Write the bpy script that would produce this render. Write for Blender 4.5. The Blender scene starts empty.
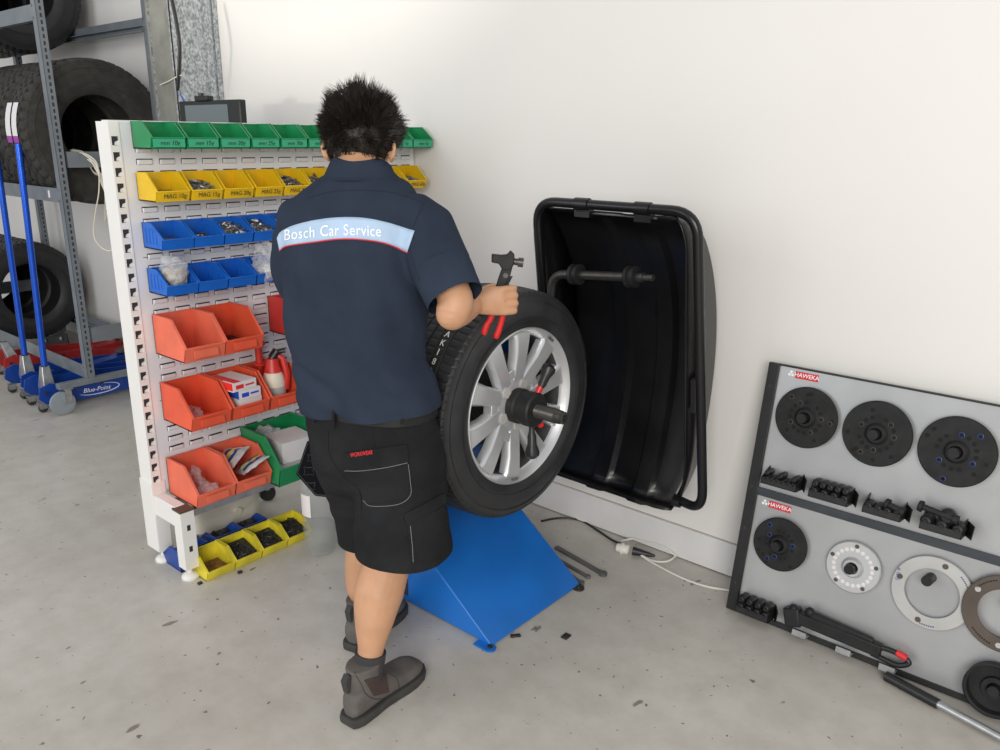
import bpy, bmesh, math, random
from mathutils import Vector, Matrix, noise
from mathutils.bvhtree import BVHTree
random.seed(7)
PI = math.pi
C = bpy.context.scene.collection

# ------------------------------------------------------------------ camera
CR = Vector((0.75997, 0.64988, 0.01036)).normalized()
CU = Vector((-0.19251, 0.20985, 0.95859)).normalized()
CF = Vector((-0.6208, 0.73049, -0.28459)).normalized()
CAMP = Vector((0, 0, 1.58))
cam_d = bpy.data.cameras.new('camera'); cam = bpy.data.objects.new('camera', cam_d); C.objects.link(cam)
cam_d.sensor_width = 36; cam_d.lens = 28.8; cam_d.clip_start = 0.05
rm = Matrix((CR, CU, -CF)).transposed()
cam.matrix_world = Matrix.Translation(CAMP) @ rm.to_4x4()
bpy.context.scene.camera = cam

# ------------------------------------------------------------------ world, daylight
sc = bpy.context.scene
sc.view_settings.view_transform = 'Standard'; sc.view_settings.look = 'None'
sc.view_settings.gamma = 1; sc.view_settings.use_curve_mapping = False
sc.view_settings.exposure = 0.08
w = bpy.data.worlds.new('world'); sc.world = w; w.use_nodes = True
bg = w.node_tree.nodes['Background']; bg.inputs[0].default_value = (0.97, 0.98, 1.0, 1); bg.inputs[1].default_value = 0.52
def area(name, loc, target, sx, sy, power, col):
    d = bpy.data.lights.new(name, 'AREA'); d.shape = 'RECTANGLE'; d.size = sx; d.size_y = sy; d.energy = power; d.color = col
    o = bpy.data.objects.new(name, d); C.objects.link(o); o.location = loc
    o.rotation_euler = (Vector(target) - Vector(loc)).to_track_quat('-Z', 'Y').to_euler(); return o
area('daylight_from_roller_door', (2.3, -3.4, 2.7), (-1.9, 2.2, 0.7), 3.2, 2.8, 275, (1.0, 0.955, 0.89))
sp_d = bpy.data.lights.new('added_warm_wall_spot', 'SPOT'); sp_d.energy = 650; sp_d.color = (1.0, .93, .80); sp_d.spot_size = math.radians(35); sp_d.spot_blend = .06; sp_d.shadow_soft_size = .30  # spot added to warm the upper wall and give it a diagonal edge
sp_o = bpy.data.objects.new('added_warm_wall_spot', sp_d); C.objects.link(sp_o); sp_o.location = (-4.5, -3.5, 1.9)
sp_o.rotation_euler = (Vector((-3.55, 2.617, 3.75)) - Vector((-4.5, -3.5, 1.9))).to_track_quat('-Z', 'Y').to_euler()
area('daylight_from_side_door', (-4.2, -3.6, 2.6), (-2.2, 2.2, 0.9), 3.6, 3.0, 90, (0.93, 0.97, 1.0))

# ------------------------------------------------------------------ pixel helpers (photo pixel -> point on a plane of the place)
def ray(x, y): return CR*((x-500)/800) - CU*((y-375)/800) + CF
def atx(x, y, X): d = ray(x, y); return CAMP + d*(X/d.x)
def aty(x, y, Y): d = ray(x, y); return CAMP + d*(Y/d.y)
def atz(x, y, Z=0): d = ray(x, y); return CAMP + d*((Z-CAMP.z)/d.z)
BN = Vector((.65, -.76, 0)).normalized(); BP = Vector((-1.64, 1.30, 0))
def PP(x, y, off=0):
    d = ray(x, y); return CAMP + d*(((BP - BN*off - CAMP).dot(BN))/d.dot(BN))
def rad(p, px): return px*((p-CAMP).dot(CF))/800

# ------------------------------------------------------------------ materials
M = {}
def mat(n, col, rough=.5, metal=0, var=0, vscale=8, bump=0, bscale=60, col2=None, spec=.5, trans=0, alpha=1, coat=0, emis=None, sheen=0, stretch=None):
    m = bpy.data.materials.new(n); m.use_nodes = True; nt = m.node_tree; b = nt.nodes['Principled BSDF']
    b.inputs['Base Color'].default_value = (*col, 1); b.inputs['Roughness'].default_value = rough; b.inputs['Metallic'].default_value = metal
    b.inputs['Specular IOR Level'].default_value = spec; b.inputs['Transmission Weight'].default_value = trans; b.inputs['Alpha'].default_value = alpha
    b.inputs['Coat Weight'].default_value = coat; b.inputs['Sheen Weight'].default_value = sheen
    tc = nt.nodes.new('ShaderNodeTexCoord'); co = tc.outputs['Object']
    if stretch:
        mp = nt.nodes.new('ShaderNodeMapping'); mp.inputs['Scale'].default_value = stretch; nt.links.new(co, mp.inputs[0]); co = mp.outputs[0]
    if var or col2:
        no = nt.nodes.new('ShaderNodeTexNoise'); no.inputs['Scale'].default_value = vscale; no.inputs['Detail'].default_value = 6
        nt.links.new(co, no.inputs['Vector'])
        r = nt.nodes.new('ShaderNodeValToRGB'); r.color_ramp.elements[0].position = .35; r.color_ramp.elements[1].position = .68
        c2 = col2 or tuple(max(0, c*(1-var)) for c in col)
        r.color_ramp.elements[0].color = (*c2, 1); r.color_ramp.elements[1].color = (*col, 1)
        nt.links.new(no.outputs['Fac'], r.inputs[0]); nt.links.new(r.outputs[0], b.inputs['Base Color'])
    if bump:
        n2 = nt.nodes.new('ShaderNodeTexNoise'); n2.inputs['Scale'].default_value = bscale; n2.inputs['Detail'].default_value = 4
        nt.links.new(co, n2.inputs['Vector'])
        bp = nt.nodes.new('ShaderNodeBump'); bp.inputs['Strength'].default_value = bump; bp.inputs['Distance'].default_value = .01
        nt.links.new(n2.outputs['Fac'], bp.inputs['Height']); nt.links.new(bp.outputs[0], b.inputs['Normal'])
    M[n] = m; return m
mat('wall_paint', (.785, .77, .745), .6, var=.03, vscale=1.2, bump=.02, bscale=30)
mat('skirt_paint', (.74, .74, .74), .6, var=.10, vscale=5)
mat('joint_dark', (.05, .045, .04), .9)
mat('panel_white', (.76, .76, .79), .38, var=.04, vscale=6)
mat('post_white', (.80, .79, .77), .4, var=.05, vscale=5)
mat('slot_dark', (.03, .03, .035), .8)
mat('brown_cap', (.10, .055, .04), .6)
mat('zinc', (.55, .56, .57), .35, .8, var=.25, vscale=30)
mat('green_plastic', (.010, .25, .085), .38, var=.15, vscale=14)
mat('green_lip', (.03, .36, .19), .45)
mat('yellow_plastic', (.82, .52, .01), .38, var=.10, vscale=12)
mat('yellow_floor', (.80, .68, .04), .45, var=.3, vscale=14)
mat('blue_plastic', (.01, .13, .58), .36, var=.10, vscale=12)
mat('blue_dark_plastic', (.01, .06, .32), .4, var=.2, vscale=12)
mat('red_plastic', (.80, .105, .045), .45, var=.14, vscale=9, bump=.03)
mat('red_pale_plastic', (.85, .17, .095), .5, var=.18, vscale=9)
mat('red_deep_plastic', (.62, .035, .025), .4, var=.12, vscale=9)
mat('marker', (.02, .02, .02), .6)
mat('lead', (.34, .34, .35), .35, .75, var=.5, vscale=60)
mat('lead_dark', (.07, .07, .072), .45, .5, var=.5, vscale=60)
mat('brown_grit', (.28, .14, .04), .8, var=.5, vscale=50)
mat('tyre_rubber', (.018, .019, .021), .55, var=.35, vscale=20, bump=.10, bscale=90)
mat('tyre_wall', (.026, .027, .030), .40, var=.35, vscale=16, bump=.05, bscale=60)
mat('tyre_dusty', (.045, .042, .037), .8, var=.45, vscale=20, bump=.15, bscale=90)
mat('alloy', (.62, .635, .66), .32, .55, var=.06, vscale=20)
mat('alloy_lip', (.62, .63, .65), .38, .7)
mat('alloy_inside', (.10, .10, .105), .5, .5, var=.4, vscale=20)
mat('steel_dark', (.10, .097, .092), .38, .7, var=.3, vscale=40)
mat('steel_black', (.022, .022, .023), .5, .1, spec=.3, var=.3, vscale=40)
mat('black_plastic', (.012, .012, .013), .38, bump=.05, bscale=80)
mat('hood_plastic', (.010, .010, .011), .27, var=.5, vscale=6, bump=.12, bscale=25)
mat('black_metal', (.010, .010, .011), .28, .2)
mat('red_paint', (.62, .015, .015), .35)
mat('blue_paint', (.012, .165, .60), .35, var=.18, vscale=5, bump=.02)
mat('jack_blue', (.010, .06, .36), .3, var=.25, vscale=12)
mat('jack_handle_blue', (.015, .10, .62), .22, .5)
mat('jack_red', (.42, .025, .025), .4, var=.3, vscale=12)
mat('rack_grey', (.20, .225, .25), .45, .15, var=.18, vscale=10)
mat('galv', (.62, .66, .69), .45, .45, col2=(.22, .24, .25), vscale=95, stretch=(1, 1, .7))
mat('galv_dull_shaded', (.30, .30, .27), .6, .3, var=.3, vscale=10)  # dull olive zinc, with shade put into the colour of the column's front
mat('caster_rubber', (.27, .31, .34), .5)
mat('cream', (.75, .70, .58), .5)
mat('cord_white', (.72, .71, .66), .5)
mat('cord_black', (.015, .015, .016), .45)
mat('tub_plastic', (.78, .74, .62), .4, var=.08)
mat('card_white', (.74, .71, .71), .7, var=.05)
mat('card_grey', (.45, .44, .42), .7, var=.1)
mat('box_red', (.75, .03, .03), .4); mat('box_blue', (.02, .08, .55), .4)
mat('print_dark', (.03, .04, .18), .5); mat('print_yellow', (.80, .68, .05), .5)
mat('shirt', (.030, .041, .066), .95, var=.22, vscale=7, bump=.25, bscale=350, spec=.1)
mat('seam_navy', (.012, .017, .032), .95)
mat('stripe', (.40, .54, .72), .7, var=.08, vscale=12, bump=.25, bscale=40)
mat('piping_red', (.60, .03, .05), .7)
mat('white_print', (.86, .88, .92), .6)
mat('shorts', (.022, .023, .025), .95, var=.35, vscale=9, bump=.3, bscale=300, spec=.1)
mat('stitch', (.20, .20, .20), .9)
mat('belt_leather', (.012, .012, .013), .36, spec=.35)
mat('skin', (.57, .31, .18), .5, var=.14, vscale=14, bump=.06, bscale=120)
mat('hair', (.018, .0135, .011), .5, spec=.25)
mat('eye_white', (.8, .8, .78), .3); mat('lip', (.42, .17, .13), .5)
mat('sock', (.045, .042, .045), .95, bump=.5, bscale=250)
mat('boot', (.125, .112, .105), .75, var=.35, vscale=16, bump=.15, bscale=50)
mat('boot_sole', (.05, .048, .046), .65, var=.3, vscale=20)
mat('elastic', (.055, .035, .032), .9)
mat('board_grey', (.47, .48, .49), .34, .45, var=.16, vscale=5)
mat('board_frame', (.015, .015, .016), .5, var=.4, vscale=20)
mat('rail_dark', (.06, .07, .08), .5, .4, var=.3)
mat('disc_black', (.026, .026, .027), .6, .0, spec=.2, var=.35, vscale=25)
mat('hole_dark', (.006, .006, .006), .9)
mat('disc_alu', (.60, .61, .62), .4, .6, var=.1)
mat('ring_alu', (.56, .56, .55), .45, .5, var=.15)
mat('ring_brown', (.12, .095, .078), .6, .3, var=.3)
mat('logo_red', (.62, .02, .03), .5)
mat('monitor_black', (.010, .011, .011), .4); mat('screen', (.12, .15, .16), .15)
mat('sticker', (.80, .78, .80), .6); mat('sticker_purple', (.35, .05, .38), .6)
mat('foil_bag', (.72, .74, .76), .3, .3, var=.2, vscale=30, bump=.4, bscale=40)
mat('parts_in_bag', (.55, .50, .45), .6, var=.6, vscale=40, bump=.5, bscale=50)
mat('trolley_grey', (.12, .12, .13), .5)
mat('symbol_grey', (.04, .04, .045), .5)
mat('flat_bar', (.22, .22, .22), .4, .7, var=.3)
mat('pedal_black', (.02, .02, .02), .6)
mat('clear_plastic', (.62, .66, .66), .05, alpha=.16, spec=1.0)
mat('thin_plastic', (.85, .86, .88), .25, alpha=.28, bump=.6, bscale=50)
mat('water', (.30, .32, .29), .03, alpha=.22, spec=.6)
mat('touch_black', (.006, .006, .008), .5, spec=.02)
mat('floor_concrete', (.44, .43, .405), .42)
def floor_nodes():
    nt = M['floor_concrete'].node_tree; b = nt.nodes['Principled BSDF']; N = nt.nodes.new; Lk = nt.links.new
    tc = N('ShaderNodeTexCoord')
    def nz(s, d=8, r=.55, st=None):
        n = N('ShaderNodeTexNoise'); n.inputs['Scale'].default_value = s; n.inputs['Detail'].default_value = d; n.inputs['Roughness'].default_value = r
        if st:
            mp = N('ShaderNodeMapping'); mp.inputs['Scale'].default_value = st; Lk(tc.outputs['Object'], mp.inputs[0]); Lk(mp.outputs[0], n.inputs[0])
        else: Lk(tc.outputs['Object'], n.inputs[0])
        return n
    def ramp(src, a, ca, z, cz):
        r = N('ShaderNodeValToRGB'); r.color_ramp.elements[0].position = a; r.color_ramp.elements[1].position = z
        r.color_ramp.elements[0].color = (*ca, 1); r.color_ramp.elements[1].color = (*cz, 1); Lk(src, r.inputs[0]); return r
    def mixc(f, a, c, t='MULTIPLY'):
        m = N('ShaderNodeMix'); m.data_type = 'RGBA'; m.blend_type = t
        if isinstance(f, float): m.inputs[0].default_value = f
        else: Lk(f, m.inputs[0])
        Lk(a, m.inputs[6]); Lk(c, m.inputs[7]); return m.outputs[2]
    base = ramp(nz(1.3).outputs[0], .35, (.49, .465, .42), .65, (.57, .545, .50))
    mott = ramp(nz(9, 8, .65).outputs[0], .3, (.86, .85, .83), .6, (1, 1, 1))
    c = mixc(1.0, base.outputs[0], mott.outputs[0])
    stain = ramp(nz(3.1, 6, .7).outputs[0], .66, (1, 1, 1), .78, (.70, .66, .58)); c = mixc(1.0, c, stain.outputs[0])
    sp = ramp(nz(42, 3, .5).outputs[0], .285, (.22, .20, .18), .31, (1, 1, 1)); c = mixc(.85, c, sp.outputs[0])
    sp2 = ramp(nz(18, 2, .5, (1, .55, 1)).outputs[0], .25, (.34, .31, .28), .28, (1, 1, 1)); c = mixc(.85, c, sp2.outputs[0])
    Lk(c, b.inputs['Base Color'])
    rr = ramp(nz(4).outputs[0], .3, (.32, .32, .32), .7, (.5, .5, .5)); Lk(rr.outputs[0], b.inputs['Roughness'])
    bm = N('ShaderNodeBump'); bm.inputs['Strength'].default_value = .08; bm.inputs['Distance'].default_value = .004
    Lk(nz(35).outputs[0], bm.inputs['Height']); Lk(bm.outputs[0], b.inputs['Normal'])
floor_nodes()

# ------------------------------------------------------------------ object helpers
def tag(o, label=None, cat=None, group=None, kind=None):
    if label: o['label'] = label
    if cat: o['category'] = cat
    if group: o['group'] = group
    if kind: o['kind'] = kind
    return o
def thing(name, label, cat, loc=(0, 0, 0), rz=0, group=None):
    o = bpy.data.objects.new(name, None); C.objects.link(o); o.location = loc; o.rotation_euler = (0, 0, rz); o.empty_display_size = .05
    return tag(o, label, cat, group)
def frame_of(n):
    n = Vector(n).normalized(); a = Vector((0, 0, 1)) if abs(n.z) < .9 else Vector((1, 0, 0))
    u = a.cross(n).normalized(); return u, n.cross(u).normalized(), n
class MB:
    def __init__(s): s.v = []; s.f = []; s.mi = []; s.m = 0; s.sm = []; s.smooth = True
    def add(s, vs, fs, smooth=None):
        o = len(s.v); s.v += [Vector(p) for p in vs]
        for f in fs: s.f.append([i+o for i in f]); s.mi.append(s.m); s.sm.append(s.smooth if smooth is None else smooth)
        return s
    def slot(s, k): s.m = k; return s
    def box(s, a, b, mt=None):
        x0, y0, z0 = [min(p, q) for p, q in zip(a, b)]; x1, y1, z1 = [max(p, q) for p, q in zip(a, b)]
        vs = [Vector(p) for p in ((x0,y0,z0),(x1,y0,z0),(x1,y1,z0),(x0,y1,z0),(x0,y0,z1),(x1,y0,z1),(x1,y1,z1),(x0,y1,z1))]
        if mt: vs = [mt @ p for p in vs]
        return s.add(vs, [(0,3,2,1),(4,5,6,7),(0,1,5,4),(1,2,6,5),(2,3,7,6),(3,0,4,7)], False)
    def bar(s, p, q, wd, ht, up=(0, 0, 1)):
        p = Vector(p); q = Vector(q); d = (q-p); L = d.length; d.normalize(); up = Vector(up); sd = d.cross(up)
        if sd.length < 1e-4: sd = d.cross(Vector((1, 0, 0)))
        sd.normalize(); up = sd.cross(d)
        m = Matrix((sd, d, up)).transposed().to_4x4(); m.translation = p
        return s.box((-wd/2, 0, -ht/2), (wd/2, L, ht/2), m)
    def rings(s, rs, cap=True, closed=True, smooth=True):
        n = len(rs[0]); vs = [p for r in rs for p in r]; fs = []
        for i in range(len(rs)-1):
            for j in range(n if closed else n-1):
                k = (j+1) % n; fs.append((i*n+j, i*n+k, (i+1)*n+k, (i+1)*n+j))
        s.add(vs, fs, smooth)
        if cap:
            s.add(rs[0], [tuple(range(n))[::-1]], False); s.add(rs[-1], [tuple(range(n))], False)
        return s
    def cyl(s, p, q, r, r2=None, n=20, cap=True):
        p = Vector(p); q = Vector(q); u, v, w_ = frame_of(q-p); r2 = r if r2 is None else r2
        rs = [[c + (u*math.cos(2*PI*k/n)+v*math.sin(2*PI*k/n))*rr for k in range(n)] for c, rr in ((p, r), (q, r2))]
        return s.rings(rs, cap)
    def lathe(s, prof, o=(0, 0, 0), ax=(0, 0, 1), n=32, cap=False):
        o = Vector(o); u, v, w_ = frame_of(ax)
        rs = [[o + w_*h + (u*math.cos(2*PI*k/n)+v*math.sin(2*PI*k/n))*max(r, 1e-4) for k in range(n)] for r, h in prof]
        return s.rings(rs, cap)
    def tube(s, pts, r, n=8, cap=True, ends=None):
        pts = [Vector(p) for p in pts]; rs = []; u = None
        for i, p in enumerate(pts):
            t = (pts[min(i+1, len(pts)-1)] - pts[max(i-1, 0)]).normalized()
            if u is None: u = frame_of(t)[0]
            u = (u - t*u.dot(t)).normalized(); v = t.cross(u)
            rr = r[i] if isinstance(r, (list, tuple)) else r
            rs.append([p + (u*math.cos(2*PI*k/n)+v*math.sin(2*PI*k/n))*rr for k in range(n)])
        return s.rings(rs, cap)
    def ball(s, c, r, n=12, sc3=(1, 1, 1), mt=None):
        c = Vector(c); rs = []
        for i in range(n//2+1):
            a = PI*i/(n//2); rs.append([Vector((max(math.sin(a), 1e-3)*math.cos(2*PI*k/n)*sc3[0], max(math.sin(a), 1e-3)*math.sin(2*PI*k/n)*sc3[1], -math.cos(a)*sc3[2]))*r for k in range(n)])
        rs = [[(c + (mt @ p if mt else p)) for p in r_] for r_ in rs]
        return s.rings(rs, True)
    def prism(s, poly, off, smooth=False):
        a = [Vector(p) for p in poly]; off = Vector(off); b = [p+off for p in a]; n = len(a)
        s.add(a+b, [tuple(range(n))[::-1], tuple(range(n, 2*n))] + [(i, (i+1) % n, n+(i+1) % n, n+i) for i in range(n)], smooth); return s
    def build(s, name, m, parent=None, bevel=0, world=True, loc=None, seg=2, solid=0):
        me = bpy.data.meshes.new(name); o = bpy.data.objects.new(name, me); C.objects.link(o)
        off = Vector((0, 0, 0))
        if parent is not None:
            o.parent = parent
            if world:
                q = parent
                while q is not None: off += q.location; q = q.parent
        if loc is not None: off = Vector(loc); o.location = loc
        me.from_pydata([p-off for p in s.v], [], s.f)
        for k in (m if isinstance(m, (list, tuple)) else [m]): me.materials.append(M[k])
        me.polygons.foreach_set('material_index', s.mi); me.polygons.foreach_set('use_smooth', s.sm)
        bm = bmesh.new(); bm.from_mesh(me); bmesh.ops.recalc_face_normals(bm, faces=bm.faces); bm.to_mesh(me); bm.free()
        if solid:
            d = o.modifiers.new('s', 'SOLIDIFY'); d.thickness = solid; d.offset = 0
        if bevel:
            b = o.modifiers.new('b', 'BEVEL'); b.width = bevel; b.segments = seg; b.limit_method = 'ANGLE'; b.angle_limit = math.radians(40)
        me.update(); me.set_sharp_from_angle(angle=math.radians(38)); return o
def bez(pts, n=8):
    pts = [Vector(p) for p in pts]; out = []
    P = [pts[0]*2-pts[1]] + pts + [pts[-1]*2-pts[-2]]
    for i in range(1, len(P)-2):
        a, b, c, d = P[i-1:i+3]
        for k in range(n):
            t = k/n; out.append(.5*((2*b)+(c-a)*t+(2*a-5*b+4*c-d)*t*t+(3*b-3*c+d-a)*t**3))
    out.append(pts[-1]); return out
def round_path(pts, r, n=6, closed=False):
    pts = [Vector(p) for p in pts]; out = []; N_ = len(pts)
    for i, p in enumerate(pts):
        if not closed and i in (0, N_-1): out.append(p); continue
        a = (pts[i-1]-p); b = (pts[(i+1) % N_]-p); ra = min(r, a.length*.49); rb = min(r, b.length*.49)
        s_ = p + a.normalized()*ra; e = p + b.normalized()*rb
        for k in range(n+1):
            t = k/n; out.append(s_*(1-t)**2 + p*2*t*(1-t) + e*t*t)
    return out
def copy_tree(o, parent=None):
    c = o.copy(); C.objects.link(c)
    if parent: c.parent = parent
    for ch in list(o.children): copy_tree(ch, c)
    return c
def text_obj(name, txt, size, m, parent, mtx, depth=.0004, align='CENTER', shear=0, bold=0):
    cu = bpy.data.curves.new(name, 'FONT'); cu.body = txt; cu.size = size; cu.align_x = align; cu.align_y = 'CENTER'; cu.extrude = depth; cu.shear = shear; cu.offset = bold
    cu.resolution_u = 3
    t = bpy.data.objects.new('tmp', cu); C.objects.link(t); dg = bpy.context.evaluated_depsgraph_get(); dg.update()
    me = bpy.data.meshes.new_from_object(t.evaluated_get(dg)); bpy.data.objects.remove(t)
    me.transform(mtx); me.materials.clear(); me.materials.append(M[m])
    o = bpy.data.objects.new(name, me); C.objects.link(o)
    if parent is not None: o.parent = parent
    return o
def mtx(o, x, y, z=None):
    x = Vector(x).normalized(); y = Vector(y).normalized(); z = x.cross(y).normalized(); y = z.cross(x)
    m = Matrix((x, y, z)).transposed().to_4x4(); m.translation = Vector(o); return m

# ------------------------------------------------------------------ the setting
WY = 2.617
def struct(name, mb, m, bevel=0):
    o = mb.build(name, m, bevel=bevel); o['kind'] = 'structure'; return o
struct('floor', MB().box((-16, -5, -.1), (5, WY, 0)), 'floor_concrete')
struct('wall_back', MB().box((-16, WY, 0), (5, WY+.15, 5.2)), 'wall_paint')
sk = MB().box((-16, WY-.012, .004), (5, WY+.001, .135)); struct('baseboard_back', sk, 'skirt_paint', .002)
struct('trim_1', MB().box((-16, WY-.006, -.0), (5, WY+.001, .004)), 'joint_dark')
mat('sheet_edge', (.42, .38, .33), .7)
struct('trim_3', MB().box((-16, WY-.004, .1355), (5, WY+.001, .138)), 'sheet_edge')
# galvanised column beside the rack
col = MB(); X1, X0, Y0 = -4.30, -4.53, 2.34
col.box((X1-.006, Y0, .0), (X1, WY, 3.6)).box((X0, Y0, 0), (X1, Y0+.006, 3.6)).box((X0, Y0, 0), (X0+.006, WY, 3.6))
col.box((X1, WY-.085, 0), (X1+.012, WY-.045, 3.6)).box((X1, WY-.03, 0), (X1+.012, WY-.002, 3.6))
col.box((X0, Y0-.01, 0), (X0+.02, Y0, 3.6)).box((X1-.03, Y0-.008, 0), (X1-.001, Y0, 3.6))
for f_ in range(len(col.f)):
    ys = [col.v[i].y for i in col.f[f_]]
    if max(ys) < Y0+.02 and max(ys)-min(ys) < .007: col.mi[f_] = 1
c_ = struct('trim_2', col, ['galv', 'galv_dull_shaded'])

# ------------------------------------------------------------------ louvre panel stand
PX = -2.75
pn = thing('louvre_panel_stand', 'white steel louvred panel on slotted posts that carries all the coloured bins', 'bin panel', (-2.77, 1.93, 0))
mb = MB(); mb.smooth = False
mb.box((PX-.012, 1.282, .298), (PX, 2.60, 1.615)); mb.box((PX-.05, 1.25, 1.613), (PX+.002, 2.60, 1.622))
zs = [.325+.04*k for k in range(32)]
for z in zs:
    for k in range(16):
        y = 1.328+.0805*k
        if y > 2.56: break
        z1 = z+.010; d = .008                             # pressed hood: opening at its top
        vs = [(PX, y, z-.008), (PX, y+.055, z-.008), (PX, y+.055, z1), (PX, y, z1), (PX+d*.7, y+.004, z-.004), (PX+d*.7, y+.051, z-.004), (PX+d, y+.051, z1), (PX+d, y+.004, z1)]
        mb.slot(0).add(vs, [(0, 1, 5, 4), (0, 4, 7, 3), (1, 2, 6, 5), (4, 5, 6, 7)], False)
        mb.slot(1).add([(PX+.0008, y-.001, z1-.002), (PX+.0008, y+.056, z1-.002), (PX+.0008, y+.056, z1+.0035), (PX+.0008, y-.001, z1+.0035)], [(0, 1, 2, 3)], False)
        mb.add([(PX+d, y+.004, z1), (PX+d, y+.051, z1), (PX, y+.055, z1), (PX, y, z1)], [(0, 1, 2, 3)], False)
        mb.add([(PX+.0008, y-.002, z-.006), (PX+.0008, y+.001, z-.006), (PX+.0008, y+.001, z1+.002), (PX+.0008, y-.002, z1+.002)], [(0, 1, 2, 3)], False)
for z in (1.165, .64): mb.slot(1).box((PX, 1.312, z), (PX+.0008, 2.6, z+.0022))
mb.build('panel_sheet', ['panel_white', 'slot_dark'], pn)
def slotted_post(y0, y1):
    m_ = MB(); m_.smooth = False; xf = PX+.004; xb = PX-.085; ys0 = y0+.006; ys1 = y0+.029
    m_.box((xb, y0, .05), (xf-.006, y1, 1.618))
    z = .33; zz = [.05]
    while z < 1.59: zz += [z, z+.029]; z += .0505
    zz.append(1.618)
    for i in range(0, len(zz)-1, 2): m_.box((xf-.006, y0, zz[i]), (xf, y1, zz[i+1]))
    for i in range(1, len(zz)-1, 2):
        m_.box((xf-.006, y0, zz[i]), (xf, ys0, zz[i+1])); m_.box((xf-.006, ys1, zz[i]), (xf, y1, zz[i+1]))
        m_.slot(1).box((xf-.006, ys0, zz[i]), (xf-.0055, ys1, zz[i+1]))
        m_.slot(0).prism([(xf-.0052, ys1, zz[i]), (xf-.0052, ys1-.014, zz[i]+.002), (xf-.0052, ys1-.011, zz[i]+.011), (xf-.0052, ys1, zz[i]+.016)], (.003, 0, 0))
    return m_
slotted_post(1.245, 1.280).build('slotted_post', ['post_white', 'slot_dark'], pn)
MB().box((PX-.048, 2.585, .05), (PX+.004, 2.609, 1.618)).build('end_post', 'post_white', pn)
for y0 in (1.243, 2.555):
    MB().box((PX-.088, y0-.003, .05), (PX+.003, y0+.052, .335)).build('post_sleeve', 'post_white', pn, .002)
    ar = MB().box((PX, y0+.004, .205), (-2.60, y0+.046, .285)); ar.build('foot_arm', 'post_white', pn, .003)
    m_ = MB().box((-2.605, y0, .045), (-2.552, y0+.052, .275))
    for z in (.20, .115): m_.slot(1).box((-2.5525, y0+.02, z), (-2.5515, y0+.033, z+.022))
    lg = m_.build('front_leg', ['post_white', 'slot_dark'], pn)
    MB().box((-2.607, y0-.002, .275), (-2.550, y0+.054, .283)).build('leg_cap', 'brown_cap', lg)
    for xx in (-2.578, -2.775):
        m_ = MB().cyl((xx, y0+.026, .018), (xx, y0+.026, .055), .009).lathe([(.0, 0), (.031, 0), (.032, .008), (.026, .016), (.012, .024), (.0, .024)], (xx, y0+.026, .0), n=24)
        m_.build('adjustable_foot', 'post_white', pn)
MB().bar((-2.585, 1.29, .252), (-2.585, 2.56, .252), .028, .028).build('shelf_rail', 'zinc', pn, .002)
MB().bar((-2.70, 1.29, .252), (-2.70, 2.56, .252), .028, .028).build('shelf_rail', 'zinc', pn, .002)

# ------------------------------------------------------------------ bins
def bin_mb(w_, d, h, lip, cut, wt=.0035, drop=0., ribs=0, rim=.004):
    """open-front bin; back on x=0, opening to +x; cut = how far back the side slope starts"""
    m_ = MB(); m_.smooth = False; b = .012 if h < .12 else .016
    def side(y, sgn):
        pts = [(0, h), (d-cut, h-drop*.3), (d-.005, lip+.004), (d-.0008, lip), (d-b-.0008, 0), (0, 0)]
        pl = [Vector((x, y, z)) for x, z in pts]; m_.prism(pl, (0, sgn*wt, 0))
        rp = [Vector((x, y+sgn*wt*1.0-(rim if sgn < 0 else 0)*0, z)) for x, z in pts[:4]]
        for a, c in zip(rp[:-1], rp[1:]): m_.bar(a+Vector((0, -sgn*rim*.25, 0)), c+Vector((0, -sgn*rim*.25, 0)), rim*1.3, rim)
        for k in range(ribs):
            x = d*(.12+.5*k/max(1, ribs-1) if ribs > 1 else .35); hh = h*.8 if x < d-cut else h*.62
            for s2 in (0, 1): m_.box((x, y-sgn*.0015 if s2 == 0 else y+sgn*wt, h*.2), (x+.010, y if s2 == 0 else y+sgn*(wt+.0015), hh))
    side(0, 1); side(w_, -1)
    m_.box((0, 0, 0), (wt, w_, h)); m_.box((0, 0, 0), (d-b, w_, wt))
    m_.prism([(d-b-wt, .0, 0), (d-b, .0, 0), (d, .0, lip), (d-wt, .0, lip)], (0, w_, 0))
    m_.box((d-.006, 0, lip-.002), (d+.003, w_, lip+.002))
    m_.box((0, -.001, h-.003), (.006, w_+.001, h+.001))
    return m_
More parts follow.
